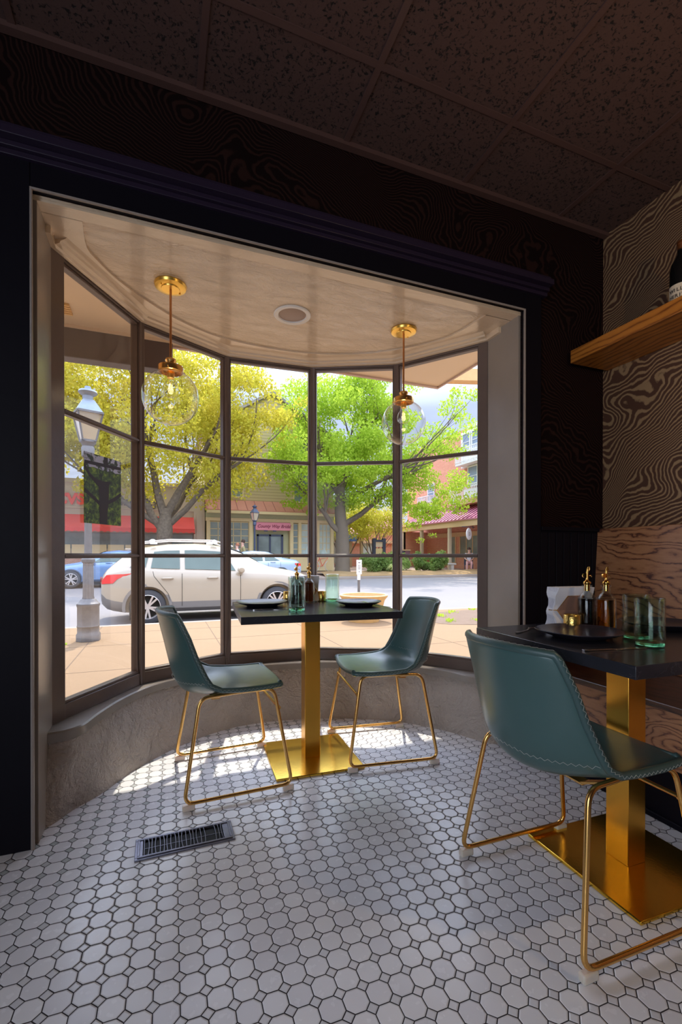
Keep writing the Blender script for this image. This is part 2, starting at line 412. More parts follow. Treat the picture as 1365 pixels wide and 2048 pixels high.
M['pinksign']=pmat('pink_sign_board',(.85,.30,.36),.5)
M['sage']=pmat('sage_green_trim',(.46,.46,.26),.7)
M['yellowtrim']=pmat('yellow_cream_trim',(.74,.60,.32),.7)
def brick(name,c1,c2,mo,sc=4.2):
    t=NT(name); v=t.coord('Object'); b=t.n('ShaderNodeTexBrick'); b.inputs['Scale'].default_value=sc
    # bricks must lie in the wall plane: use along-wall and height
    s=t.n('ShaderNodeSeparateXYZ'); t.l(v,s.inputs[0]); c=t.n('ShaderNodeCombineXYZ'); t.l(t.math('ADD',s.outputs[0],s.outputs[1]),c.inputs[0]); t.l(s.outputs[2],c.inputs[1])
    t.l(c.outputs[0],b.inputs['Vector']); b.inputs['Color1'].default_value=c1+(1,); b.inputs['Color2'].default_value=c2+(1,); b.inputs['Mortar'].default_value=mo+(1,)
    b.inputs['Mortar Size'].default_value=.02; b.inputs['Brick Width'].default_value=.5; b.inputs['Row Height'].default_value=.2
    t.set(Base_Color=b.outputs[0],Roughness=.85); return t.mat
M['brick']=brick('red_brick_wall',(.62,.21,.12),(.72,.30,.18),(.62,.48,.38))
M['brick2']=brick('brown_brick_wall',(.48,.22,.14),(.58,.30,.20),(.66,.55,.45),4)
def siding(name,c,c2,pitch=.13):
    t=NT(name); s=t.n('ShaderNodeSeparateXYZ'); t.l(t.coord('World'),s.inputs[0])
    f=t.math('FRACT',t.math('MULTIPLY',s.outputs[2],1/pitch)); k=t.ramp(f,[(0,c2),(.16,c2),(.24,c),(1,c)])
    t.set(Base_Color=k,Roughness=.7); t.bump(f,.6,.03); return t.mat
M['siding']=siding('yellow_clapboard_siding',(.60,.50,.27),(.42,.34,.17),.17)
M['copper_roof']=pmat('faded_copper_awning_roof',(.56,.23,.15),.6,0,.15,1.2)
M['magenta_roof']=pmat('magenta_metal_roof',(.62,.22,.33),.45,.1,.15,.8)
M['roof_rib']=pmat('dark_magenta_rib',(.20,.03,.08),.5)
M['roofdark']=pmat('grey_shingle_roof',(.30,.27,.25),.9)
M['shopglass']=pmat('shop_window_glass',(.22,.27,.25),.12,0,.8,.9)
M['curtain']=pmat('pale_window_display',(.52,.60,.55),.7,0,.35,1.4)
M['palewhite']=pmat('pale_white_woodwork',(.72,.72,.74),.6)
M['pane_blue']=pmat('blue_reflecting_pane',(.25,.31,.42),.15,0,.15,1)
M['tan_beam']=pmat('tan_arcade_beam',(.68,.47,.26),.7)
M['tan_column']=pmat('tan_arcade_column',(.50,.40,.27),.7)
M['bluesign']=pmat('blue_sign',(.08,.2,.62),.5)
M['skin']=pmat('skin',(.72,.42,.32),.55)
M['hair']=pmat('dark_brown_hair',(.08,.045,.03),.7)
M['redhair']=pmat('auburn_hair',(.42,.16,.08),.7)
M['shirt_olive']=pmat('olive_shirt',(.42,.36,.18),.8)
M['shirt_white']=pmat('white_shirt',(.72,.72,.76),.8)
M['jeans']=pmat('blue_jeans',(.10,.14,.24),.8)
M['pinktrousers']=pmat('pink_trousers',(.65,.36,.34),.8)
M['stone']=pmat('grey_stone_bench',(.55,.53,.48),.8)
M['tealcloth']=pmat('teal_cloth',(.05,.35,.35),.7)

# ================================================================== ROOM SHELL
OX0,OX1,WY,OZ=-.424,1.74,1.875,2.285     # window opening
RX,CZ=2.324,2.82                          # right wall, ceiling height
m=MB()
base=[(OX0-.02,2.1),(-.30,2.50),(-.06,2.80),(.35,2.98),(.92,2.96),(1.46,2.74),(1.70,2.30),(OX1+.02,2.1)]
m.prism([(-2.2,-3.6),(3.2,-3.6),(3.2,2.1)]+base[::-1]+[(-2.2,2.1)],-.12,0)
struct(m.build('floor',M['floor'],smooth=0))
m=MB(); m.box(-2.2,OX0,WY+.015,2.12,0,CZ); m.box(OX1,RX+.2,WY+.015,2.12,0,CZ); m.box(OX0,OX1,WY+.015,2.12,OZ,CZ)
struct(m.build('wall_front',M['paper_front'],smooth=0))
m=MB(); m.box(RX,RX+.15,-3.6,WY+.015,0,CZ); struct(m.build('wall_right',M['paper_right'],smooth=0))
m=MB(); m.box(-2.2,-2.05,-3.6,2.1,0,CZ); struct(m.build('wall_left',M['black_paint'],smooth=0))
m=MB(); m.box(-2.2,3.2,-3.75,-3.6,0,CZ); struct(m.build('wall_back',M['black_paint'],smooth=0))
m=MB(); m.box(-2.2,3.2,-3.75,2.12,CZ,CZ+.1); struct(m.build('ceiling',M['acoustic'],smooth=0))
# ceiling T-bars
m=MB()
for k in range(-4,3):
    x=.745+.61*k; m.box(x-.012,x+.012,-3.6,WY,CZ-.006,CZ-.0005)
for y in (1.527,.307,-.913,-2.13): m.box(-2.05,RX,y-.012,y+.012,CZ-.0055,CZ-.0004)
m.box(-2.05,RX,WY-.02,WY+.01,CZ-.02,CZ-.0003)
struct(m.build('trim_1',M['grid_bar'],smooth=0))
# casing round the opening, pilaster on the left, head moulding
m=MB(); m.box(OX1,1.848,WY-.012,WY+.015,0,OZ+.13); m.box(OX0-.19,OX0,WY-.012,WY+.015,0,OZ+.13); m.box(OX0,OX1,WY-.012,WY+.015,OZ,OZ+.13)
m.box(OX0-.60,OX0-.20,WY-.004,WY+.015,0,OZ+.13); m.box(OX0-1.6,OX0-.61,WY+.004,WY+.015,0,OZ+.13)
m.box(OX0-.22,OX0-.185,WY-.022,WY+.014,0,.16)
struct(m.build('trim_2',M['black_paint'],bevel=.003))
m=MB()
for a,b,c,d in ((.085,.104,.03,0),(.104,.122,.045,0),(.122,.150,.075,0),(.150,.172,.055,0)):
    m.box(-2.05,1.875,WY+.015-c-.01,WY+.0149,OZ+a,OZ+b)
m.tube([(-2.05,WY-.04,OZ+.136),(1.875,WY-.04,OZ+.136)],.011,8)
struct(m.build('trim_3',pmat('dark_violet_cornice_paint',(.022,.014,.032),.35,0,.1,6,.2,40,Specular_IOR_Level=.35),bevel=.002))
# beads at the opening edge
m=MB(); r=.0065
m.tube([(OX0+.002,WY-.010,0.0),(OX0+.002,WY-.010,OZ-.002),(OX1-.002,WY-.010,OZ-.002),(OX1-.002,WY-.010,0.0)],r,8)
struct(m.build('trim_4',M['bead']))
# jamb linings
JI=.013
m=MB(); m.box(OX0-.003,OX0+JI,WY+.022,2.21,0,OZ); struct(m.build('wall_bay_left',M['trim_grey'],bevel=.002))
m=MB(); m.box(OX1-JI,OX1+.003,WY+.022,2.21,0,OZ); struct(m.build('wall_bay_right',M['trim_grey'],bevel=.002))
# wainscot beside the window
m=MB(); m.box(1.849,RX,WY-.002,WY+.014,0,1.15)
for k in range(9): m.box(1.855+k*.052,1.9+k*.052,WY-.006,WY-.0015,.10,1.14)
m.box(1.849,RX,WY-.018,WY+.0145,1.15,1.17)
struct(m.build('trim_5',M['black_paint'],bevel=.002))

# bay: ceiling, border board, cove
P=[(-.424,2.12),(-.113,2.63),(.366,2.893),(.911,2.862),(1.40,2.62),(1.735,2.15)]
def off(P,d):
    out=[]
    for i,p in enumerate(P):
        v=Vector(p); a=Vector(P[i-1]) if i else None; b=Vector(P[i+1]) if i<len(P)-1 else None
        ns=[]
        if a: e=(v-a).normalized(); ns.append(Vector((-e.y,e.x)))
        if b: e=(b-v).normalized(); ns.append(Vector((-e.y,e.x)))
        n=sum(ns,Vector((0,0))); n.normalize(); c=n.dot(ns[0]); out.append(tuple(v+n*d/c))
    return out
Pout=off(P,.05); Pin=off(P,-.03)
m=MB(); m.prism([(OX0-.01,WY+.02)]+[(OX0-.01,2.12)]+Pout[1:-1]+[(OX1+.01,2.12),(OX1+.01,WY+.02)],2.275,2.40)
struct(m.build('ceiling',M['bay_ceiling'],smooth=0))
seam=[(-.279,1.955),(-.286,2.05),(-.284,2.129),(-.262,2.18),(-.199,2.296),(-.087,2.434),(.102,2.606),(.332,2.715),(.675,2.745),(.941,2.70),(1.192,2.59),(1.40,2.41),(1.529,2.224),(1.567,1.957)]
sc=[(v.x,v.y) for v in catmull([(x,y,0) for x,y in seam],5)]
def resample(L,n):
    L=[Vector(p) for p in L]; d=[0]
    for a,b in zip(L,L[1:]): d.append(d[-1]+(b-a).length)
    out=[]
    for k in range(n):
        s=d[-1]*k/(n-1); i=0
        while i<len(d)-2 and d[i+1]<s: i+=1
        out.append(L[i].lerp(L[i+1],(s-d[i])/max(1e-9,d[i+1]-d[i])))
    return out
wall_line=[(OX0,1.955),(OX0,2.12)]+[tuple(p) for p in Pin[1:-1]]+[(OX1,2.12),(OX1,1.955)]
A=resample([Vector((x,y)) for x,y in sc],70); B=resample([Vector(p) for p in wall_line],70)
m=MB(); m.strip([[Vector((a.x,a.y,2.266)) for a in A],[Vector((b.x,b.y,2.266)) for b in B]]); m.strip([[Vector((a.x,a.y,2.266)) for a in A],[Vector((a.x,a.y,2.276)) for a in A]])
m.box(OX0,OX1,WY+.02,1.953,2.266,2.2755)
struct(m.build('trim_6',M['bay_ceiling_border'],smooth=30))
m=MB()
prof=[(-.075,2.268),(-.066,2.262),(-.045,2.258),(-.040,2.250),(-.020,2.247),(-.015,2.238),(.0,2.236),(.005,2.268)]
rows=[]
for o_,z in prof:
    q=off(P,o_-.015); rows.append([Vector((x,y,z)) for x,y in q])
m.strip(rows)
for q in (0,-1): m.add([r[q] for r in rows],[tuple(range(len(rows)))])
m.box(OX0+.012,OX0+.03,2.02,2.14,2.236,2.268); m.box(OX1-.03,OX1-.012,2.03,2.15,2.236,2.268)
struct(m.build('trim_7',M['bay_ceiling_border'],smooth=25))

# bay: curved plaster curb and ledge
Fc=[(-.424,1.985),(-.385,2.02),(-.332,2.103),(-.252,2.188),(-.142,2.356),(.008,2.525),(.19,2.669),(.395,2.757),(.608,2.775),(.866,2.726),(1.086,2.649),(1.324,2.502),(1.452,2.364),(1.541,2.238),(1.60,2.11),(1.655,2.02),(1.74,1.985)]
Tc=[(-.424,2.04),(-.36,2.048),(-.312,2.092),(-.283,2.18),(-.255,2.26),(-.19,2.41),(-.075,2.585),(.06,2.69),(.22,2.775),(.40,2.825),(.61,2.835),(.87,2.795),(1.10,2.715),(1.33,2.575),(1.48,2.41),(1.57,2.27),(1.61,2.15),(1.66,2.065),(1.74,2.04)]
sm=lambda L,n=90: resample([v.xy for v in catmull([(x,y,0) for x,y in L],8)],n)
F_=sm(Fc);T_=sm(Tc)
out_=resample([Vector(p) for p in [(OX0,2.12)]+off(P,.03)[1:-1]+[(OX1,2.12)]],90)
rows=[]
for k in range(9):
    u=k/8
    rows.append([Vector((lerp(f.x,t_.x,u**1.3),lerp(f.y,t_.y,u**1.3),.306*u)) for f,t_ in zip(F_,T_)])
m=MB(); m.strip(rows); m.strip([rows[-1],[Vector((o.x,o.y,.306)) for o in out_]])
m.strip([[Vector((o.x,o.y,.306)) for o in out_],[Vector((o.x*1,o.y+.03,-.4)) for o in out_]])
struct(m.build('wall_bay',M['curb'],smooth=60))
edge=[]
nn=[]
for i in range(90):
    a=T_[max(i-1,0)];b=T_[min(i+1,89)];e=(b-a).normalized(); nn.append(Vector((e.y,-e.x)))
fr=[t_+n*.014 for t_,n in zip(T_,nn)]
m=MB(); z0,z1=.303,.343
m.strip([[Vector((t_.x,t_.y,z0)) for t_ in T_],[Vector((t_.x,t_.y,z0)) for t_ in fr],[Vector((t_.x,t_.y,z1-.006)) for t_ in fr],[Vector((t_.x-n.x*.006,t_.y-n.y*.006,z1)) for t_,n in zip(fr,nn)],[Vector((o.x,o.y,z1)) for o in out_],[Vector((o.x,o.y,z0)) for o in out_]])
struct(m.build('trim_8',pmat('painted_ledge',(.27,.24,.215),.24,0,.15,7,.35,22),smooth=35))

# bay windows: five facets, each a frame with muntins and three panes
ZB,ZT=.417,2.214
for i in range(5):
    a=Vector(P[i]);b=Vector(P[i+1]);L=(b-a).length;ang=math.atan2(b.y-a.y,b.x-a.x)
    s0=.075 if i==0 else .026; s1=.058 if i==4 else .026
    m=MB()
    m.box(0,L,-.012,.035,.343,ZB-.012); m.box(s0*.6,L-s1*.6,-.006,.03,ZB-.012,ZB)       # bottom rail
    m.box(0,L,-.012,.035,ZT+.012,2.262); m.box(s0*.6,L-s1*.6,-.004,.03,ZT,ZT+.012)
    m.box(-.004,s0-.007,-.016,.04,.343,2.25); m.box(s0-.007,s0,-.004,.03,ZB-.01,ZT+.01)
    m.box(L-s1+.007,L+.004,-.016,.04,.343,2.25); m.box(L-s1,L-s1+.007,-.004,.03,ZB-.01,ZT+.01)
    for z in (1.017,1.616):
        m.box(s0-.004,L-s1+.004,-.014,.03,z-.006,z+.006); m.box(s0-.004,L-s1+.004,-.006,.022,z-.011,z+.011)
    w=m.build('window_%d'%(i+1),M['frame'],bevel=.0025,loc=(a.x,a.y,0),rotz=ang); struct(w)
    for z0,z1 in ((ZB,1.006),(1.028,1.605),(1.627,ZT)):
        g=MB().box(s0,L-s1,.008,.011,z0,z1).build('pane',M['pane'],w,smooth=0)
# exterior wall above the bay
m=MB(); m.prism([(OX0-.03,2.13)]+[tuple(p) for p in off(P,.035)]+[(OX1+.03,2.13)]+[tuple(p) for p in off(P,.055)[::-1]],2.262,2.55)
m.box(-8,OX0-.03,2.122,2.15,-.3,3.2); m.box(OX1+.03,9,2.122,2.15,-.3,3.2)
struct(m.build('wall_exterior',M['soffit'],smooth=0))

# ================================================================== BENCH, SHELF
bn=thing('bench','built-in oak bench with high panelled back along the right wall','bench',(0,0,0))
m=MB(); m.box(1.755,2.30,-2.4,1.872,.435,.462); m.build('seat',M['seat_wood'],bn,bevel=.005)
m=MB(); m.box(1.778,1.80,-2.4,1.872,.215,.435); m.build('front_panel',M['oak'],bn,bevel=.002)
m=MB(); m.box(1.784,1.81,-2.4,1.872,0,.215); m.box(1.772,1.784,-2.4,1.872,0,.022); m.build('base',M['black_paint'],bn,bevel=.003)
m=MB(); m.prism([(2.215,.462),(2.322,.462),(2.322,1.166),(2.262,1.166)],-2.4,1.872,Matrix(((1,0,0,0),(0,0,1,0),(0,1,0,0),(0,0,0,1)))); m.build('backrest',M['oak'],bn,bevel=.003)
sh=MB().box(2.045,2.323,-1.8,1.86,2.05,2.118).build('wall_shelf',M['oak_shelf'],bevel=.003)
tag(sh,'thick orange oak floating shelf fixed to the wallpapered right wall','shelf')
wb=thing('wine_bottle','dark wine bottle with cream label and copper foil, standing on the oak shelf','bottle',(2.17,1.372,2.118))
wb.rotation_euler.z=-.45
m=MB(); m.lathe([(0,0),(.040,0),(.0445,.006),(.0445,.175),(.040,.205),(.026,.232),(.0165,.25),(.0150,.30),(0,.30)],n=36); m.build('glass_body',M['bottle_black'],wb)
m=MB(); m.lathe([(.0158,.245),(.0163,.25),(.0155,.292),(.018,.294),(.018,.306),(.0160,.309),(0,.309)],n=28); m.build('foil_capsule',M['copper_foil'],wb)
m=MB(); rows=[[Vector((.0452*math.cos(a),.0452*math.sin(a),z)) for a in [PI*.75+PI*1.5*k/30 for k in range(31)]] for z in (.012,.105)]; m.strip(rows); lb=m.build('paper_label',M['label'],wb)
def curved_text(txt,size,z,r,a0,name,parent,mat):
    for i,ch in enumerate(txt):
        if ch==' ': continue
        a=a0+i*size*.62/r
        R=Matrix.Rotation(a,4,'Z')@Matrix.Translation((r,0,z))@Matrix.Rotation(PI/2,4,'Z')@Matrix.Rotation(PI/2,4,'X')
        text_mesh(ch,size,.0002,mat,name,parent,bold=.0006,M=R)
# label faces the room and the camera: letters run round the bottle, read left to right
curved_text('WILLIAM',.021,.078,.0454,-PI*.95,'letter',lb,M['ink'])
curved_text('HERITAGE',.021,.052,.0454,-PI*.99,'letter',lb,M['ink'])

# ================================================================== CHAIRS
ST=[ # centre x,z ; edge x,z ; half width
 (.212,.438,.196,.446,.185),(.214,.449,.198,.455,.196),(.195,.455,.182,.459,.208),(.12,.452,.108,.456,.215),(.02,.441,.01,.459,.220),(-.08,.427,-.068,.466,.222),
 (-.15,.423,-.108,.486,.222),(-.205,.438,-.128,.516,.219),(-.230,.485,-.147,.556,.213),(-.248,.545,-.167,.602,.206),(-.268,.64,-.192,.675,.198),
 (-.286,.712,-.213,.722,.191),(-.297,.762,-.229,.757,.184),(-.304,.781,-.237,.770,.176)]
VN=12
def shell_pt(u,v):
    i=min(int(u),len(ST)-2); t=u-i
    q=[lerp(a,b,t) for a,b in zip(ST[i],ST[i+1])]
    w=abs(v)**2.1
    return Vector((lerp(q[0],q[2],w),q[4]*v*(1-.03*v*v),lerp(q[1],q[3],w)))
def shell_n(u,v):
    e=.02; a=shell_pt(min(u+e,len(ST)-1.001),v)-shell_pt(max(u-e,0),v); b=shell_pt(u,min(v+e,1))-shell_pt(u,max(v-e,-1))
    n=b.cross(a).normalized(); return n   # towards the underside/back
if shell_n(4,0).z>0: SGN=-1
else: SGN=1
TH=.019
def make_chair(name,label,group,loc,rz):
    t=thing(name,label,'chair',loc,rz,group)
    m=MB(); nu=len(ST); vs=[];fs=[]
    for lay in (0,1):
        for i in range(nu):
            for j in range(VN+1):
                v=-1+2*j/VN; p=shell_pt(i,v)+shell_n(i if i<nu-1 else i-.01,v)*SGN*(TH*lay); vs.append(p)
    id_=lambda l,i,j:(l*nu+i)*(VN+1)+j
    for l in (0,1):
        for i in range(nu-1):
            for j in range(VN):
                q=(id_(l,i,j),id_(l,i,j+1),id_(l,i+1,j+1),id_(l,i+1,j)); fs.append(q if l else q[::-1])
    for i in range(nu-1):
        fs.append((id_(0,i,0),id_(0,i+1,0),id_(1,i+1,0),id_(1,i,0))); fs.append((id_(0,i,VN),id_(1,i,VN),id_(1,i+1,VN),id_(0,i+1,VN)))
    for j in range(VN):
        fs.append((id_(0,0,j),id_(1,0,j),id_(1,0,j+1),id_(0,0,j+1))); fs.append((id_(0,nu-1,j),id_(0,nu-1,j+1),id_(1,nu-1,j+1),id_(1,nu-1,j)))
    m.add(vs,fs); sh=m.build('seat_shell',M['leather'],t,smooth=180,sub=2)
    # binding round the rim
    mid=lambda u,v,o=.5:shell_pt(u,v)+shell_n(u,v)*SGN*TH*o
    U=[k*.5 for k in range(0,2*(nu-1))]+[nu-1.01]
    ring=[mid(u,-1) for u in U]+[mid(nu-1.01,-1+2*k/10) for k in range(1,10)]+[mid(u,1) for u in U[::-1]]+[mid(0,1-2*k/10) for k in range(1,10)]
    m=MB(); m.tube(ring,.0112,10,closed=True); m.build('edge_binding',M['leather_edge'],t)
    # zigzag stitching on binding and across the shell seam
    m=MB(); pts=[]
    def zig(curve,amp_dir,pitch,amp,r=.00055):
        L=resample(curve,max(4,int(sum((b-a).length for a,b in zip(curve,curve[1:]))/pitch)))
        q=[]
        for k,p in enumerate(L): q.append(p+amp_dir(k/(len(L)-1),p)*(amp if k%2 else -amp))
        m.tube(q,r,4,cap=False)
    for sgn in (-1,1):
        cv=[mid(u,sgn)+Vector((0,sgn*.0112,0)) for u in U[1:]]
        zig(cv,lambda f,p:(Vector((0,0,1)) if f<.45 else Vector((1,0,.2)).normalized()),.0085,.0038)
    top=[mid(nu-1.01,-1+2*k/20)+Vector((.004,0,.0112)) for k in range(21)]
    zig(top,lambda f,p:Vector((1,0,0)),.009,.004)
    us=8.1
    back=[shell_pt(us-.6*(abs(-1+2*k/24)**2),(-1+2*k/24)*.98) for k in range(25)]
    for lay in (1,0):
        cv=[shell_pt(us-1.5*v*v,v)+shell_n(us-1.5*v*v,v)*SGN*(TH*lay+(.0030 if lay else -.002)) for v in [-.96+1.92*k/30 for k in range(31)]]
        zig(cv,lambda f,p:Vector((-.35,0,.93)),.009,.0036,.0006)
    m.build('stitching',M['stitch'],t,smooth=0)
    # sled legs
    for s in (-1,1):
        loop=[(0,s*.19,.434),(-.156,s*.20,.430),(-.222,s*.245,.0265),(.225,s*.245,.0265),(.156,s*.20,.438),(0,s*.19,.434)]
        m=MB(); m.tube(fillet(loop[0:],.042,6),.0075,12); m.build('leg_frame',M['gold_chair'],t,smooth=60)
        for x in (-.205,.208):
            m=MB(); m.box(x-.024,x+.024,s*.245-.0105,s*.245+.0105,0,.024); m.build('foot_pad',M['pad'],t,bevel=.005,seg=3)
    m=MB(); m.tube([(.1755,-.208,.352),(.1755,.208,.352)],.0062,10)
    for s in (-1,1): m.tube([(.1755,s*.214,.352),(.1755,s*.199,.352)],.009,8)
    m.build('cross_bar',M['gold_chair'],t)
    m=MB(); m.box(-.10,-.065,-.13,.13,.396,.402); m.beam((-.082,-.12,.399),(-.082,-.19,.430),.035,.006); m.beam((-.082,.12,.399),(-.082,.19,.430),.035,.006); m.build('seat_support',M['gold_chair'],t,bevel=.001)
    return t
GC='teal leather bucket chairs with brass sled legs'
make_chair('dining_chair','teal leather bucket chair left of the bay table, nearest the floor vent',GC,(.290,2.177,0),.035)
make_chair('dining_chair','teal leather bucket chair facing left, right of the bay table',GC,(1.070,2.197,0),PI-.142)
make_chair('dining_chair','large foreground teal leather chair seen from behind, at the right-hand table',GC,(1.160,1.048,0),-.02)

# ================================================================== TABLES
def make_table(label,loc,rz,sx,sy,dx,dy,brz):
    t=thing('dining_table',label,'table',(loc[0],loc[1],0),0,'black pedestal tables with brass bases')
    m=MB(); m.box(-sx/2,sx/2,-sy/2,sy/2,.727,.76); tp=m.build('tabletop',M['top'],t,bevel=.0015,rotz=rz,loc=(dx,dy,0))
    m=MB(); m.box(-.039,.039,-.041,.041,.011,.7268); m.build('column',M['gold'],t,bevel=.002,rotz=brz)
    m=MB(); m.box(-.213,.213,-.215,.215,.001,.012); m.build('base_plate',M['gold_base'],t,bevel=.003,rotz=brz)
    m=MB(); m.box(-.13,.13,-.13,.13,.7205,.7269); m.build('mounting_plate',M['black_paint'],t,rotz=brz)
    return t
make_table('small black square table on a brass pedestal standing in the bay window',(.698,2.225,0),-.085,.735,.655,.0,.012,-.055)
make_table('black rectangular table on a brass pedestal in the right foreground by the bench',(1.440,1.083,0),-.03,.80,.61,.0,-.04,-.02)

# ================================================================== FLOOR VENT
fv=thing('floor_vent','worn grey metal slotted floor register set in the white tiles','vent',(.0745,1.7265,0),.01)
m=MB()
def ringbox(m,x0,x1,y0,y1,w,z0,z1):
    m.box(x0,x1,y0,y0+w,z0,z1);m.box(x0,x1,y1-w,y1,z0,z1);m.box(x0,x0+w,y0+w,y1-w,z0,z1);m.box(x1-w,x1,y0+w,y1-w,z0,z1)
ringbox(m,-.166,.166,-.062,.062,.014,.0005,.0055); ringbox(m,-.158,.158,-.054,.054,.008,.0055,.009)
m.box(-.152,-.140,-.048,.048,.001,.006); m.box(.130,.152,-.048,.048,.001,.006)
m.build('frame',M['vent'],fv,bevel=.0015)
m=MB(); m.box(-.152,.152,-.048,.048,.0003,.0008); m.build('duct_opening',M['vent_dark'],fv,smooth=0)
m=MB(); m.beam((-.137,0,.0019),(.131,0,.0019),.0016,.0010)
for k in range(22):
    x=-.136+k*.0125
    if k in (17,18): continue
    bow=.003*math.sin(k*1.7)
    pts=[(x+bow*math.sin(PI*j/6),-.048+.016*j,.005) for j in range(7)]
    for a,b in zip(pts,pts[1:]): m.beam(a,b,.0016,.007)
m.build('louvre',M['vent'],fv,smooth=0)

# ================================================================== PENDANTS AND DOWNLIGHT
def pendant(label,x,y,zc,r,z=2.2752):
    t=thing('pendant_light',label,'pendant light',(x,y,0),0,'clear glass globe pendants in the bay')
    m=MB(); m.lathe([(0,z-.001),(.070,z-.001),(.072,z-.006),(.068,z-.016),(.056,z-.019),(.042,z-.020),(.040,z-.0245),(0,z-.0245)],n=40)
    for a in (.6,.6+PI): m.lathe([(0,-.003),(.004,-.003),(.004,.003),(0,.003)],(.05*math.cos(a),.05*math.sin(a),z-.022),n=10)
    m.build('ceiling_canopy',M['brass_lamp'],t)
    top=zc+r-.008
    m=MB(); m.tube([(0,0,z-.02),(0,0,top+.05)],.0052,10); m.build('rod',pmat('antique_copper_rod',(.62,.27,.10),.3,1),t)
    m=MB(); m.lathe([(0,top+.058),(.022,top+.058),(.025,top+.05),(.018,top+.036),(.024,top+.030),(.026,top+.026),(.054,top+.024),(.056,top+.016),(.056,top-.002),(.050,top-.004),(.048,top+.008),(0,top+.008)],n=40)
    for a in (0.3,2.4,4.5): m.tube([(.055*math.cos(a),.055*math.sin(a),top+.008),(.066*math.cos(a),.066*math.sin(a),top+.008)],.003,8)
    m.build('globe_holder',M['gold_chair'],t)
    m=MB(); pr=[]
    a0=math.asin(.046/r)
    for k in range(25):
        a=a0+(PI-a0)*k/24; pr.append((r*math.sin(a) if k<24 else 0,zc+r*math.cos(a)))
    m.lathe(pr,n=48); m.build('glass_globe',M['globe'],t,smooth=180)
    m=MB(); m.lathe([(.0,top),(.016,top),(.016,top-.03),(0,top-.03)],n=16); m.build('bulb_socket',M['brass_lamp'],t)
    zb=top-.03; m=MB(); m.lathe([(.012,zb),(.014,zb-.01),(.030,zb-.03),(.037,zb-.052),(.033,zb-.074),(.018,zb-.087),(0,zb-.090)],n=28); b=m.build('bulb',M['bulb'],t,smooth=180)
    m=MB(); m.tube([(-.004,0,zb-.022),(-.005,0,zb-.058),(.002,.002,zb-.062),(.006,0,zb-.03)],.0011,6); m.build('filament',M['filament'],b)
    L=bpy.data.lights.new('bulb_glow','POINT'); L.energy=PEND; L.color=(1,.72,.42); L.shadow_soft_size=.012
    lo=bpy.data.objects.new('bulb_glow',L); C.objects.link(lo); lo.parent=b; lo.location=(0,0,zb-.045)
PEND=.15
pendant('clear glass globe pendant on a copper rod, left one hanging before the lamp post',.035,2.277,1.752,.127)
pendant('clear glass globe pendant on a copper rod, right one hanging over the bay chair',1.253,2.264,1.757,.122)
dl=thing('recessed_downlight','round recessed downlight with white ring in the bay ceiling','downlight',(.632,2.331,0))
m=MB(); m.lathe([(.095,2.2748),(.097,2.271),(.092,2.2665),(.074,2.268),(.071,2.2748)],n=48); m.build('trim_ring',M['white'],dl)
m=MB(); m.lathe([(.0715,2.2747),(.066,2.2735),(.060,2.2728),(0,2.2726)],n=48); m.build('inner_cone',M['can_inside'],dl)

# ================================================================== PICTURE IN THE WINDOW
a=Vector(P[0]);b=Vector(P[1]);e=(b-a).normalized(); ang=math.atan2(e.y,e.x)
pc=Vector((-.262,2.3975)) ; 
wp=thing('window_picture','dark printed picture of a tree hanging against the left window pane','picture',(pc.x+e.y*.006,pc.y-e.x*.006,1.163),ang)
t=NT('printed_tree_foliage'); v=t.coord('Object'); s=t.n('ShaderNodeSeparateXYZ'); t.l(v,s.inputs[0])
f=t.noise(v,38,5,.65,1); fol=t.ramp(f,[(.38,(.01,.03,.003)),(.52,(.07,.16,.01)),(.66,(.30,.48,.03))])
skyf=t.ramp(t.noise(v,26,4,.6),[(.45,(.03,.06,.02)),(.52,(.6,.66,.9))])
top=t.math('GREATER_THAN',t.math('ADD',s.outputs[2],t.math('MULTIPLY',t.noise(v,14,3),.03)),.268)
t.set(Base_Color=t.mix(top,fol,skyf),Roughness=.35); M['printfol']=t.mat
M['printtrunk']=pmat('printed_dark_trunk',(.014,.006,.006),.4)
MB().box(-.124,.124,.0,.003,0,.315).build('print_sheet',M['printfol'],wp,smooth=0)
m=MB()
def flat(poly,y=-.0004): m.add([(x,y,z) for x,z in poly],[tuple(range(len(poly)))])
flat([(-.028,0.0),(.024,0.0),(.026,.06),(.034,.10),(.036,.185),(.05,.205),(.0,.20),(-.055,.205),(-.036,.17),(-.030,.11)])
flat([(-.030,.085),(-.030,.105),(-.085,.135),(-.124,.155),(-.124,.135),(-.08,.115)]); flat([(.030,.095),(.032,.115),(.075,.135),(.124,.165),(.124,.145),(.075,.115)])
flat([(-.034,.17),(-.055,.205),(-.09,.225),(-.124,.265),(-.124,.245),(-.095,.21)])
flat([(-.124,.262),(.124,.272),(.124,.287),(-.124,.277)],-.0006)
flat([(.0,.28),(.03,.28),(.028,.315),(.002,.315)],-.0007)
m.build('printed_trunk',M['printtrunk'],wp,smooth=0)

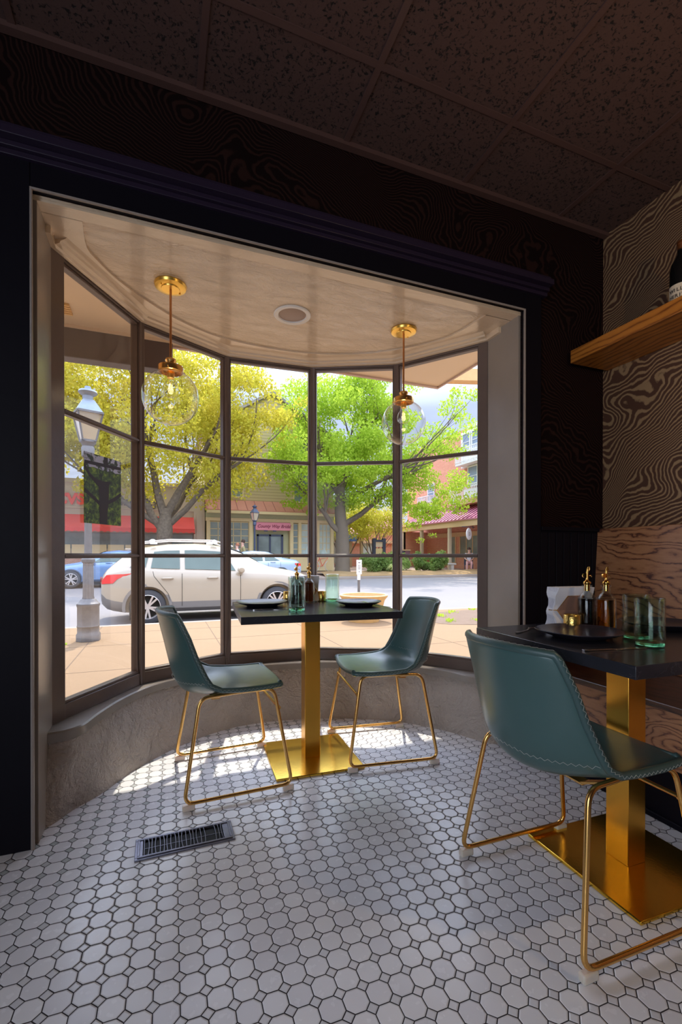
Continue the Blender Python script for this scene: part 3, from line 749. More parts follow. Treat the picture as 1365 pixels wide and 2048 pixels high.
# ================================================================== TABLEWARE
TZ=.7601
def plate(label,x,y,r,seed,rz,grp):
    ph=[(rnd.uniform(.01,.035),k,rnd.uniform(0,6)) for k in (2,3,5)]
    wob=lambda a,rr:1+sum(A*math.sin(k*a+p) for A,k,p in ph)*(rr/r)
    m=MB(); m.lathe([(0,.004),(r*.5,.004),(r*.52,0),(r*.58,0),(r*.62,.004),(r*.86,.0135),(r,.0225),(r*.995,.0245),(r*.975,.0235),(r*.84,.017),(r*.6,.0095),(0,.0085)],n=56,wob=wob)
    o=m.build('dinner_plate',M['plate'],smooth=60,loc=(x,y,TZ),rotz=rz); tag(o,label,'plate',grp); return o
GP='dark stoneware plates with wavy rims'
plate('dark wavy stoneware plate at the left place of the bay table',.475,2.335,.13,1,.3,GP)
plate('dark wavy stoneware plate on the bay table with a fork leaning on it',.945,2.18,.118,2,1.3,GP)
plate('black stoneware plate on the foreground table before the oil bottles',1.232,1.085,.128,3,2.1,GP)
plate('black stoneware plate at the right edge of the foreground table',1.655,1.115,.13,4,.9,GP)
def tumbler(label,x,y,r,h,grp,rz=0):
    t=thing('drinking_glass',label,'glass',(x,y,TZ),rz,grp)
    w=lambda a,rr:1+.012*math.sin(3*a+1)+.008*math.sin(7*a)
    m=MB(); m.lathe([(0,.0),(r*.93,.0),(r,.006),(r*1.0,h*.5),(r*1.0,h-.002),(r-.0012,h),(r-.003,h-.002),(r-.0032,h*.5),(r-.004,.02),(r*.6,.016),(0,.014)],n=40,wob=w)
    m.build('glass_wall',M['green_glass'],t,smooth=180)
    m=MB(); m.lathe([(0,.0006),(r*.9,.0008),(r*.955,.005),(r*.95,.012),(r*.6,.0105),(0,.010)],n=40,wob=w); m.build('thick_base',M['green_base'],t,smooth=180)
GG='green tinted tumblers'
tumbler('green bubble glass tumbler standing in front of the oil bottles on the bay table',.583,2.075,.040,.158,GG)
tumbler('green bubble glass tumbler standing alone at the back of the bay table',.892,2.435,.040,.152,GG)
tumbler('green glass tumbler on the foreground table, the one farther from the table edge',1.372,.998,.0375,.138,GG)
tumbler('green glass tumbler on the foreground table, nearest to the table edge',1.300,.905,.0385,.138,GG)
def oil_bottle(label,x,y,liquid,lvl,grp,rz=0):
    t=thing('oil_bottle',label,'bottle',(x,y,TZ),rz,grp); r=.0315
    outer=[(0,0),(r*.92,0),(r,.006),(r,.098),(r*.93,.112),(r*.6,.124),(.0135,.131),(.0125,.150),(.0165,.151),(.0165,.155),(.0125,.156)]
    inner=[(.0095,.156),(.0095,.132),(r*.5,.122),(r*.88,.109),(r-.003,.097),(r-.003,.010),(0,.008)]
    m=MB(); m.lathe(outer+inner,n=36); m.build('glass_body',M['clear_glass'],t,smooth=50)
    q=r-.0034; m=MB(); m.lathe([(0,.0085),(q*.97,.011),(q,.016),(q,lvl),(0,lvl)],n=32); m.build('liquid',liquid,t,smooth=50)
    m=MB(); m.lathe([(0,.136),(.0092,.136),(.0092,.158),(.0118,.160),(.0125,.166),(.009,.170),(.0055,.172),(.004,.176),(0,.176)],n=20)
    m.tube([(0,0,.172),(0,0,.196),(.002,0,.210),(.005,0,.2185)],[.0042,.0042,.0038,.0025],10)
    m.tube([(.004,0,.188),(.013,0,.190),(.015,0,.184)],.0016,8)
    cyl=Matrix.Rotation(PI/2,4,'X'); m.lathe([(0,-.0035),(.0085,-.0035),(.0085,.0035),(0,.0035)],(-.007,0,.189),n=18,axis=cyl)
    m.tube([(.0045,0,.205),(.008,0,.211),(.0065,0,.2195)],.0018,6)
    m.build('pourer',M['pour'],t,smooth=50)
GB='glass oil and vinegar bottles with gold pourers'
oil_bottle('clear bottle of dark vinegar with gold pourer, behind the tumbler on the bay table',.640,2.275,M['vinegar'],.106,GB,.4)
oil_bottle('bottle of amber oil with gold pourer, right of its twin on the bay table',.742,2.395,M['oil'],.112,GB,.5)
oil_bottle('dark vinegar bottle with gold pourer on the foreground table beside the brass cup',1.375,1.178,M['vinegar'],.110,GB,-.5)
oil_bottle('amber oil bottle with gold pourer on the foreground table, right of the vinegar',1.432,1.150,M['oil'],.106,GB,-.2)
def hammered():
    t=NT('hammered_brass'); v=t.coord(); vo=t.n('ShaderNodeTexVoronoi'); vo.inputs['Scale'].default_value=150; t.l(v,vo.inputs[0])
    t.set(Base_Color=(.75,.50,.14),Metallic=1.0,Roughness=.28); t.bump(vo.outputs[0],.35,.002); return t.mat
M['hammered']=hammered()
def brass_cup(label,x,y,r,h,grp):
    t=thing('brass_cup',label,'cup',(x,y,TZ),0,grp)
    m=MB(); m.lathe([(0,0),(r*.95,0),(r,.003),(r,h-.001),(r-.001,h),(r-.003,h-.001),(r-.003,.006),(0,.006)],n=32); m.build('body',M['hammered'],t,smooth=50)
    m=MB(); m.lathe([(0,.008),(r-.0042,.008),(r-.0042,h-.010),(0,h-.008)],n=28); m.build('contents',pmat('cup_contents',(.55,.42,.25),.8),t)
GU='hammered brass cups'
brass_cup('hammered brass cup behind the left plate on the bay table',.652,2.515,.0235,.056,GU)
brass_cup('hammered brass cup right of the amber oil bottle on the bay table',.835,2.455,.0235,.056,GU)
brass_cup('hammered brass cup on the foreground table in front of the napkins',1.322,1.192,.028,.054,GU)
def napkin_holder(label,x,y,rz,grp):
    t=thing('napkin_holder',label,'napkin holder',(x,y,TZ),rz,grp); R_=.066
    hexa=[(R_*math.cos(PI/3*k),R_*.9*math.sin(PI/3*k)+.062) for k in range(6)]
    for s in (-1,1):
        m=MB(); pts=[(px,s*(.020+.016*abs(pz-.062)/.06),pz) for px,pz in hexa]; m.tube(pts+pts[:1],.0017,6); m.build('wire_hexagon',M['gold_chair'],t)
    for k in range(6):
        px,pz=hexa[k]; d=.020+.016*abs(pz-.062)/.06
        if pz<.07: MB().tube([(px,-d,pz),(px,d,pz)],.0017,6).build('base_wire',M['gold_chair'],t)
    MB().tube([(-.066,-.02,.062),(-.085,0,.062),(-.066,.02,.062)],.0015,6).build('side_wire',M['gold_chair'],t)
    m=MB(); hx=[(px*.97,pz) for px,pz in hexa]; m.add([(px,-(.0215+.016*abs(pz-.062)/.06),pz) for px,pz in hx]+[(0,-.0215,.062)],[(k,(k+1)%6,6) for k in range(6)]); m.build('kraft_card',M['napkin_band'],t,smooth=0)
    # napkins: pinched bundle, extruded along the holder
    m=MB(); n=14; fr=[];bk=[]
    for k in range(n+1):
        z=.006+.138*k/n; w=.014+.017*abs(k/n-.48)/.5; lean=.006*math.sin(k/n*5)
        fr.append((-w+lean,z)); bk.append((w+lean,z))
    poly=fr+bk[::-1]; L0,L1=-.075,.075
    vs=[(L0+.004*math.sin(i),y,z) for i,(y,z) in enumerate(poly)]+[(L1,y,z) for y,z in poly]; N=len(poly)
    m.add(vs,[(i,i+1,N-2-i,N-1-i) for i in range(N//2-1)]+[(N+i,N+N-1-i,N+N-2-i,N+i+1) for i in range(N//2-1)]+[(i,N+i,N+(i+1)%N,(i+1)%N) for i in range(N)])
    npk=m.build('napkins',M['napkin'],t,smooth=50)
    m=MB()
    for q in range(-3,4):
        pts=[(L0-.001,(f[0]+(b_[0]-f[0])*(q+4)/8),f[1]) for f,b_ in zip(fr,bk)]
        m.tube(pts,.0006,4)
    m.build('folded_edges',pmat('napkin_fold_shadow_side',(.6,.6,.68),.9),npk,smooth=0)
    return t
GN='gold wire hexagon napkin holders'
napkin_holder('gold wire hexagon holder full of white napkins on the foreground table',1.385,1.262,-.15,GN)
napkin_holder('gold wire napkin holder with pale napkins behind the oil bottles on the bay table',.742,2.475,-.12,GN)
def cutlery(kind,label,p0,p1,grp,lift=0):
    d=Vector((p1[0]-p0[0],p1[1]-p0[1])); L=d.length; rz=math.atan2(d.y,d.x)
    z=.0008; m=MB()
    if kind=='fork':
        prof=[(0,.0035),(.01,.0065),(.04,.005),(.55*L,.0026),(.68*L,.003),(.74*L,.009),(.80*L,.0115)]
        bend=lambda x:.002+lift*x/L+(.006*math.sin(PI*min(1,max(0,(x/L-.55)/.45))))
        up=[];dn=[]
        for x,w in prof: up.append((x,w));dn.append((x,-w))
        rows=[[Vector((x,w*s,bend(x)+z*k)) for (s,k) in ((-1,0),(1,0),(1,2),(-1,2),(-1,0))] for x,w in prof]; m.strip(rows)
        for q in (-1.5,-.5,.5,1.5): m.beam((.79*L,q*.0062,bend(.79*L)+.0008),(L,q*.0058,bend(L)+.0008),.0032,.0016)
    else:
        prof=[(0,.005),(.008,.0075),(.03,.0065),(.42*L,.0055),(.46*L,.0045),(.5*L,.009),(.9*L,.0085),(.97*L,.005),(L,.001)]
        rows=[[Vector((x,w*s,.001+(.003 if x<.45*L else .0012)*k)) for (s,k) in ((-1,0),(1,0),(1,1),(-1,1),(-1,0))] for x,w in prof]; m.strip(rows)
        m.add([rows[0][0],rows[0][1],rows[0][2],rows[0][3]],[(0,1,2,3)])
    o=m.build(kind,M['silver'],smooth=40,loc=(p0[0],p0[1],TZ),rotz=rz,bevel=.0005); tag(o,label,'cutlery',grp); return o
GK='steel cutlery'
cutlery('dinner_knife','steel knife lying in front of the left plate on the bay table',(.395,2.165),(.60,2.13),GK)
cutlery('fork','steel fork at the far left corner of the bay table',(.345,2.46),(.46,2.48),GK)
cutlery('fork','steel fork leaning on the right-hand plate of the bay table',(1.045,2.02),(.925,2.17),GK,.018)
cutlery('fork','steel fork left of the black plate on the foreground table',(1.093,1.209),(1.225,1.262),GK)
cutlery('dinner_knife','steel knife near the front edge of the foreground table',(1.063,.922),(1.268,.885),GK)

# ================================================================== OUTDOORS: GROUND
def gz(y):   # street surface height
    return interp([(9.2,-.40),(14,-.34),(21.5,-.20)],y)
m=MB(); m.strip([[Vector((x,y,-.24)) for y in (2.2,9.05)] for x in (-30,40)]); struct(m.build('sidewalk',M['sidewalk'],smooth=0))
m=MB()
for y in (4.05,5.6,7.15): m.box(-12,20,y-.006,y+.006,-.2402,-.2385)
for x in (-4.2,-2.6,-1.0,.75,2.3,3.9,5.6): m.box(x-.006,x+.006,3.2,9.05,-.2402,-.2384)
m.box(-12,20,8.25,8.262,-.2402,-.2386)
struct(m.build('pavement_joints',M['joint'],smooth=0))
m=MB(); m.box(-30,40,9.05,9.2,-.42,-.237); struct(m.build('kerb',M['kerb'],bevel=.02))
m=MB(); m.strip([[Vector((x,y,gz(y))) for y in (9.2,11,14,18,21.5)] for x in (-40,60)]); struct(m.build('street',M['street'],smooth=0))
m=MB(); m.box(-40,60,21.5,21.7,-.3,-.07); struct(m.build('kerb',M['kerb'],bevel=.02))
m=MB(); m.strip([[Vector((x,y,z)) for y,z in ((21.7,-.075),(23.2,.0),(28,.12),(60,.3))] for x in (-40,60)]); struct(m.build('far_sidewalk',M['plaza'],smooth=0))
m=MB(); rows=[]
for i in range(16):
    x=7.6+i*.72; rows.append([Vector((x,21.75+k*.33+.1*math.sin(i*1.3+k),(.0 if k in(0,6) else .10+.04*math.sin(i*2+k))+ -.06+.02*k)) for k in range(7)])
m.strip(rows); struct(m.build('mulch_bed',M['mulch']))
# tree pit on the near sidewalk
m=MB(); ring=[(4.70,7.35),(4.85,7.05),(5.25,6.85),(6.2,6.75),(7.4,6.8),(8.2,7.4),(8.3,8.3),(7.6,8.8),(6.3,8.75),(5.4,8.6),(4.9,8.1)]
m.add([(x,y,-.236) for x,y in ring]+[(lerp(6.5,x,.6),lerp(7.8,y,.6),-.19+.02*math.sin(x*5)) for x,y in ring]+[(6.5,7.8,-.17)],[(i,(i+1)%11,11+(i+1)%11,11+i) for i in range(11)]+[(11+i,11+(i+1)%11,22) for i in range(11)])
struct(m.build('tree_pit',M['soil']))
def blades(m,c,r,n,h,rr):
    for _ in range(n):
        a=rr.uniform(0,2*PI); d=rr.uniform(0,r); p=Vector(c)+Vector((d*math.cos(a),d*math.sin(a),0)); q=p+Vector((rr.uniform(-.5,.5)*h,rr.uniform(-.5,.5)*h,h*rr.uniform(.6,1)))
        s=Vector((math.sin(a),-math.cos(a),0))*.012; mid=p.lerp(q,.5)+Vector((0,0,h*.15)); m.add([p-s,p+s,mid+s,q,mid-s],[(0,1,2,4),(4,2,3)])
m=MB(); r2=random.Random(3)
for c in ((5.0,7.3,-.22),(5.5,7.1,-.22),(5.2,7.9,-.21),(6.0,7.2,-.2),(6.4,8.4,-.2),(5.7,8.2,-.2)): blades(m,c,.14,26,.06,r2)
for y in (7.6,): blades(m,(-1.35,7.35,-.24),.10,30,.06,r2)
for k in range(14): blades(m,(-1.28-.025*k,7.42-.11*k,-.24),.02,10,.03,r2)
tag(m.build('weeds',M['leaf_green'],smooth=0),'sparse green weeds growing in the soil pit and pavement crack','weeds',kind='stuff')

# exterior canopy
m=MB(); m.box(-8,2.33,2.1,3.57,2.55,2.62); struct(m.build('trim_9',M['soffit'],smooth=0))
m=MB(); m.box(-8,2.345,3.57,3.60,2.535,2.75); m.box(2.33,2.345,2.1,3.57,2.535,2.75); struct(m.build('trim_10',pmat('canopy_edge',(.5,.38,.33),.6),smooth=0))
m=MB(); m.box(-8,.067,3.50,3.61,2.338,2.552); struct(m.build('trim_11',M['fascia'],bevel=.006))
m=MB(); m.box(-8,.07,3.49,3.50,2.53,2.552); struct(m.build('trim_12',M['soffit'],smooth=0))
tb=thing('timber_beam','raw pine timber beam beyond the canopy corner, upper right','beam',(0,0,0))
m=MB(); m.beam((4.0,6.0,3.78),(9,6.0,4.35),.10,.19); m.beam((4.0,6.15,3.80),(9,6.15,4.37),.05,.19); m.build('timber',M['timber'],tb,bevel=.004)
sv=thing('soffit_vent','slatted wooden vent panel in the canopy soffit','vent',(-.75,3.26,2.55))
m=MB()
for k in range(5): m.box(-.35,.22,-.05+.028*k,-.034+.028*k,-.014,0)
m.build('slats',M['timber'],sv,bevel=.002)
sl=thing('soffit_lamp','small round cream lamp disc on the dark canopy board','lamp',(-.66,3.495,2.398))
MB().lathe([(0,0),(.05,0),(.05,.012),(.03,.02),(0,.02)],n=28,axis=Matrix.Rotation(PI/2,4,'X')).build('disc',M['soffit'],sl)

# ------------------------------------------------------------------ street lamps
def lamp_post(label,x,y,z,s,mat,roofm,glassm):
    t=thing('street_lamp',label,'street lamp',(x,y,z),.35)
    m=MB()
    def oct(prof): m.lathe([(r*s,h*s) for r,h in prof],n=8)
    oct([(0,0),(.165,0),(.165,.10),(.150,.12),(.150,.20),(.158,.215),(.150,.235),(.150,.50),(.158,.515),(.158,.545),(.13,.57),(.11,.60),(.10,.615),(0,.615)]); m.build('pedestal',mat,t,bevel=.004)
    m=MB(); w=lambda a,rr:1+.05*math.cos(12*a)
    m.lathe([(.082*s,.61*s),(.072*s,.66*s),(.068*s,1.14*s)],n=72,wob=w); m.lathe([(.068*s,1.14*s),(.085*s,1.15*s),(.092*s,1.17*s),(.092*s,1.20*s),(.075*s,1.22*s),(.07*s,1.25*s),(.056*s,1.27*s),(0,1.27*s)],n=24); m.build('fluted_column',mat,t)
    m=MB(); m.lathe([(.052*s,1.26*s),(.043*s,2.62*s),(.05*s,2.64*s),(.05*s,2.68*s),(.085*s,2.71*s),(.088*s,2.84*s),(.075*s,2.86*s),(.09*s,2.90*s),(.11*s,2.915*s),(.11*s,2.93*s),(0,2.93*s)],n=24); m.build('pole',mat,t)
    ln=MB(); a,b_=.125*s,.235*s; z0,z1=2.94*s,3.34*s
    sq=lambda r,zz:[Vector((r*math.cos(PI/4+k*PI/2),r*math.sin(PI/4+k*PI/2),zz)) for k in range(4)]
    A=sq(a,z0);B=sq(b_,z1)
    for k in range(4): ln.beam(A[k],B[k],.018*s,.018*s); ln.beam(B[k],B[(k+1)%4],.024*s,.03*s); ln.beam(A[k],A[(k+1)%4],.02*s,.02*s)
    lo=ln.build('lantern_frame',mat,t)
    g=MB(); A=sq(a*.95,z0+.005);B=sq(b_*.95,z1-.01); g.add(A+B,[(k,(k+1)%4,4+(k+1)%4,4+k) for k in range(4)]+[(0,1,2,3)]); g.build('lantern_glass',glassm,lo,smooth=0)
    g=MB(); g.add(sq(b_*1.05,z1)+sq(.10*s,z1+.20*s),[(k,(k+1)%4,4+(k+1)%4,4+k) for k in range(4)]+[(3,2,1,0),(4,5,6,7)])
    g.lathe([(.07*s,z1+.2*s),(.072*s,z1+.26*s),(.115*s,z1+.29*s),(.13*s,z1+.31*s),(.115*s,z1+.34*s),(.05*s,z1+.35*s),(.04*s,z1+.40*s),(0,z1+.41*s)],n=20); g.build('lantern_roof',roofm,t)
lamp_post('tall grey cast-iron street lamp with square lantern on the near sidewalk',-1.028,7.664,-.24,1.0,M['iron'],M['lantern_roof'],M['lantern_glass'])
lamp_post('slim blue-black street lamp before the pink bridal shop sign across the street',4.07,21.85,-.07,.93,M['blueiron'],M['blueiron'],M['lantern_glass'])

# ------------------------------------------------------------------ planter and parking sign
t=thing('planter','round tan tub planter on the near sidewalk right of centre','planter',(3.581,8.028,-.24))
m=MB(); m.lathe([(0,0),(.29,0),(.30,.02),(.40,.40),(.455,.47),(.465,.50),(.44,.515),(.41,.505),(.40,.44),(0,.43)],n=40); m.build('tub',M['planter'],t)
m=MB(); m.lathe([(0,.45),(.40,.44),(.40,.435),(0,.43)],n=24); m.build('soil',M['soil'],t)
t=thing('parking_sign','small white parking sign on a short grey post behind the planter','sign',(3.812,8.8,-.24),-.1)
m=MB(); m.box(-.022,.022,-.02,.02,0,1.0); m.build('post',M['iron'],t,bevel=.003)
sg=MB().box(-.058,.058,-.032,-.02,.86,1.16).build('sign_plate',M['signwhite'],t,bevel=.004)
for q in ((-.025,.025,-.034,-.0321,1.095,1.11),(-.03,.03,-.034,-.0321,1.0,1.008),(-.028,.028,-.034,-.0321,.97,.98),(-.02,-.012,-.034,-.0321,1.02,1.06),(.012,.02,-.034,-.0321,1.02,1.06),(-.008,.008,-.034,-.0321,.905,.925)): MB().box(*q).build('sign_print',M['darkletter'],sg,smooth=0)
m=MB(); m.box(-.03,.03,-.028,.022,.74,.86); m.build('sign_clamp',M['signwhite'],t,bevel=.004)

# ------------------------------------------------------------------ cars
def car(label,x,y,z,flip,paint,kind,full=True,group=None):
    t=thing('parked_car',label,'car',(x,y,z),PI if flip else 0,group)
    if kind=='suv':
        L=4.5; top=[(0,.96),(.03,1.04),(.12,1.16),(.45,1.44),(.75,1.58),(1.2,1.65),(1.8,1.67),(2.3,1.64),(2.7,1.53),(3.05,1.34),(3.3,1.19),(3.55,1.13),(3.9,1.07),(4.25,.98),(4.42,.86),(4.5,.62)]
        belt=[(0,.90),(.12,1.05),(.6,1.13),(1.2,1.08),(2.5,1.03),(3.3,1.01),(3.7,.98),(4.1,.91),(4.38,.80),(4.5,.57)]; WR,HW=.62,.925; wr_=[.86,3.536]; R=.355
    else:
        L=4.6; top=[(0,.78),(.05,.95),(.2,1.04),(.7,1.12),(1.1,1.30),(1.5,1.40),(2.1,1.44),(2.6,1.38),(3.0,1.20),(3.35,.99),(3.7,.93),(4.1,.86),(4.4,.75),(4.6,.52)]
        belt=[(0,.74),(.2,.95),(.9,.97),(2.6,.93),(3.3,.88),(3.8,.82),(4.3,.72),(4.6,.48)]; WR,HW=.58,.89; wr_=[.95,3.65]; R=.325
    Wt=[(0,.78),(.10,.86),(.4,.97),(1,1.0),(3.6,1.0),(4.1,.95),(4.35,.84),(L,.66)]
    zb=[(0,.42),(.12,.30),(.5,.23),(4.0,.23),(4.35,.28),(L,.36)]
    cab=[(0,.92),(.4,.80),(.8,.0),(2.6,.0),(3.1,.55),(3.5,1)]     # 0 = cabin cross-section, 1 = bonnet
    def sect(xx):
        w=HW*interp(Wt,xx); b=interp(zb,xx); bt=interp(belt,xx); tp=max(interp(top,xx),bt+.02)
        k=interp(cab,xx); wr=lerp(WR,w*.80,k); tp_e=tp-lerp(.07,.035,k)
        return [(0,b),(w*.80,b),(w*.965,b+.09),(w*.985,b+.22),(w,lerp(b+.22,bt,.55)),(w*.975,bt-.03),(w*.955,bt),(lerp(w*.955,wr,.9),lerp(bt,tp_e,.9)),(wr*.93,tp_e+.02),(wr*.55,tp-.008),(0,tp)]
    xs=[0,.03,.10,.22,.4,.6,.8,1.0,1.25,1.5,1.8,2.1,2.4,2.6,2.8,3.0,3.2,3.4,3.65,3.9,4.15,4.3,4.42,L-.03,L]
    m=MB(); vs=[];n=0
    for xx in xs:
        s=sect(xx); r=[( yy,zz) for yy,zz in s]+[(-yy,zz) for yy,zz in s[-2:0:-1]]
        n=len(r); vs+=[(xx,yy,zz) for yy,zz in r]
    fs=[];mi=[]
    for i in range(len(xs)-1):
        for j in range(n):
            fs.append((i*n+j,i*n+(j+1)%n,(i+1)*n+(j+1)%n,(i+1)*n+j)); jj=min(j,n-1-j); mi.append(1 if jj<=2 else 0)
    fs.append(tuple(range(n-1,-1,-1))); fs.append(tuple(range((len(xs)-1)*n,len(xs)*n))); mi+=[0,0]
    m.add(vs,fs); m.m=mi
    body=m.build('body',[paint,M['cladding'] if kind=='suv' else paint],t,smooth=50)
    # cut the wheel wells, then remove the cutters
    cut=MB()
    for wx in wr_:
        for s in (-1,1):
            cut.lathe([(0,-.14),(R+.065,-.14),(R+.065,.14),(0,.14)],(wx,s*.86,R),n=32,axis=Matrix.Rotation(PI/2,4,'X'))
    co=cut.build('cutter',M['seam'],None,smooth=0); co.location=t.location; co.rotation_euler=t.rotation_euler
    bpy.context.view_layer.update()
    bo=body.modifiers.new('b','BOOLEAN'); bo.object=co; bo.operation='DIFFERENCE'; bo.solver='EXACT'
    bake(body); bpy.data.objects.remove(co)
    def side(xx,f,o=.006,s=1):   # point on the glasshouse side, f from belt to roof edge
        q=sect(xx); a=Vector((xx,q[6][0],q[6][1]));b=Vector((xx,q[7][0],q[7][1])); p=a.lerp(b,f); nn=Vector((0,(b.z-a.z),-(b.y-a.y))).normalized()
        p=p+nn*o; return Vector((p.x,p.y*s,p.z))
    def pane(name,x0,x1,xt0,xt1,f0=.10,f1=.93):
        for s in (-1,1):
            g=MB(); N=8; rows=[[side(lerp(x0,x1,k/N),f0,.012,s) for k in range(N+1)],[side(lerp(lerp(x0,x1,k/N),lerp(xt0,xt1,k/N),.5),.5*(f0+f1),.012,s) for k in range(N+1)],[side(lerp(xt0,xt1,k/N),f1,.012,s) for k in range(N+1)]]
            g.strip(rows); g.build(name,M['carglass'],t,smooth=60)
    if kind=='suv':
        pane('side_window',1.58,2.62,1.58,2.42); pane('side_window',.92,1.48,.98,1.48); pane('side_window',.52,.82,.80,.88,.12,.8)
    else:
        pane('side_window',1.75,2.95,1.75,2.50); pane('side_window',1.0,1.65,1.35,1.65)
    def screen(x0,x1):
        g=MB(); N=6; rows=[]
        for k in range(N+1):
            xx=lerp(x0,x1,k/N); q=sect(xx); rows.append([Vector((xx,q[9][0]*1.45*c,q[10][1]+.010-.02*abs(c)**2)) for c in (-1,-.6,-.2,.2,.6,1)])
        g.strip(rows); g.build('windscreen',M['carglass'],t,smooth=60)
    screen(*((2.48,3.22) if kind=='suv' else (2.55,3.28))); screen(*((.14,.62) if kind=='suv' else (.75,1.35)))
    for wx in wr_:
        for s in (-1,1):
            ax=Matrix.Rotation(-s*PI/2,4,'X'); c=(wx,s*(HW-.135),R)
            g=MB(); g.lathe([(R*.62,-.09),(R*.9,-.10),(R*.99,-.07),(R,0),(R*.99,.07),(R*.9,.10),(R*.70,.105),(R*.66,.085)],c,n=40,axis=ax); w=g.build('wheel',M['tyre'],t)
            g=MB(); g.lathe([(R*.70,.103),(R*.67,.108),(R*.65,.09),(R*.64,-.05)],c,n=40,axis=ax); g.lathe([(0,.095),(R*.14,.095),(R*.17,.07),(R*.17,.0),(0,0)],c,n=20,axis=ax)
            for k in range(10):
                a=2*PI*k/10+(.12 if k%2 else -.12)
                p0=Vector((R*.12*math.cos(a),R*.12*math.sin(a),.085));p1=Vector((R*.66*math.cos(a),R*.66*math.sin(a),.088)); g.beam(ax@p0+Vector(c),ax@p1+Vector(c),.036,.026,up=(0,1,0))
            g.build('rim',M['rim'],w,smooth=40)
            g=MB(); g.lathe([(0,-.02),(R*.64,-.02),(R*.64,-.04),(0,-.04)],c,n=28,axis=ax); g.build('brake_shadow_plate',M['seam'],w)
            if kind=='suv':
                g=MB(); rr=[]
                for k in range(25):
                    a=-.18+ (PI+.36)*k/24; rr.append([Vector((wx+q*math.cos(a),s*(HW*.985+o),R+q*math.sin(a))) for q,o in ((R+.055,-.03),(R+.058,.006),(R+.115,.006),(R+.12,-.03))])
                g.strip(rr); g.build('arch_cladding',M['cladding'],t)
    for s in (-1,1):
        def sp(xx,zz,o=.004):
            q=sect(xx); 
            for a,b in zip(q[1:7],q[2:8]):
                if a[1]<=zz<=b[1]: return Vector((xx,s*(lerp(a[0],b[0],(zz-a[1])/(b[1]-a[1]+1e-9))+o),zz))
            return Vector((xx,s*(q[6][0]+o),zz))
        bz=lambda xx:interp(belt,xx)-.02
        for door in ([1.52],[.98] if kind=='suv' else [.98],[2.72 if kind=='suv' else 2.85]):
            xx=door[0]; g=MB()
            if xx<1.2 and kind=='suv': pts=[sp(xx+.32,.42),sp(xx+.27,.62),sp(xx+.12,.82),sp(xx,.98),sp(xx-.02,bz(xx))]
            else: pts=[sp(xx,z_) for z_ in (.36,.5,.65,.8,bz(xx)-.02)]
            g.tube(pts,.0045,5); g.build('door_gap',M['seam'],t,smooth=0)
        for xx in (1.12,2.02) if kind=='suv' else (1.2,2.25):
            g=MB(); g.tube([sp(xx,.93,.0),sp(xx+.03,.935,.03),sp(xx+.2,.935,.03),sp(xx+.23,.93,.0)],[.01,.016,.016,.01],8); g.build('door_handle',paint,t)
        xm=2.72 if kind=='suv' else 2.9; q=sect(xm); g=MB(); g.lathe([(0,-.10),(.05,-.09),(.075,-.03),(.075,.05),(.05,.09),(0,.10)],(xm,s*(q[6][0]+.10),q[6][1]+.07),n=16,axis=Matrix.Rotation(PI/2,4,'X')); g.tube([(xm,s*q[6][0],q[6][1]-.0),(xm,s*(q[6][0]+.08),q[6][1]+.04)],.02,8); g.build('wing_mirror',paint,t)
        if kind=='suv':
            # wrap-round tail lamp: a wedge pointing forwards
            g=MB(); up=[(.0,.98),(.10,1.015),(.25,1.025),(.42,1.03),(.58,1.045)]; lo=[(.0,.83),(.10,.84),(.22,.845),(.30,.93),(.58,1.04)]
            rows=[[sp(max(a,.012),min(b,interp(belt,max(a,.012))-.015),.012) for a,b in L_] for L_ in (up,[((a+c)/2,(b+d)/2) for (a,b),(c,d) in zip(up,lo)],lo)]
            g.strip(rows); g.add([Vector((-.012,s*.72,.975)),Vector((-.012,s*.46,.965)),Vector((-.012,s*.46,.87)),Vector((-.012,s*.72,.835))],[(0,1,2,3)]); g.build('tail_lamp',M['taillight'],t,smooth=60)
            g=MB(); g.tube([(.55,s*.60,1.60),(.75,s*.60,1.68),(1.3,s*.61,1.735),(2.2,s*.60,1.725),(2.6,s*.58,1.60)],.014,8); g.build('roof_rail',M['rim'],t)
            for xx in (.95,2.2):
                g=MB(); g.lathe([(0,0),(.08,0),(.07,.05),(.03,.075),(0,.08)],(xx,s*.56,1.665),n=16); g.build('rack_foot',M['signwhite'],t)
        else:
            g=MB(); rows=[[sp(max(a,.02),b,.012) for a,b in L_] for L_ in ([(.02,.86),(.15,.88),(.34,.88)],[(.02,.74),(.15,.74),(.30,.80)])]; g.strip(rows); g.build('tail_lamp',M['taillight'],t,smooth=60)
            g=MB(); rows=[[sp(a,b,.01) for a,b in L_] for L_ in ([(4.05,.72),(4.25,.70)],[(4.05,.68),(4.25,.67)])]; g.strip(rows); g.build('side_marker',M['amber'],t,smooth=0)
        g=MB(); rows=[[sp(a,b,.01) for a,b in L_] for L_ in ([(L-.62,.80 if kind=='suv' else .70),(L-.35,.80 if kind=='suv' else .68)],[(L-.55,.70 if kind=='suv' else .62),(L-.25,.68 if kind=='suv' else .60)])]; g.strip(rows); g.build('head_lamp',M['signwhite'],t,smooth=0)
    if kind=='suv':
        m=MB(); m.box(.42,.62,-.55,.55,1.515,1.545); m.build('rear_spoiler',paint,t,bevel=.01)
        for s in (-1,1): MB().box(.52,.535,s*.80-.09,s*.80+.09,.10,.42).build('mud_flap',M['seam'],t,smooth=0)
    return t
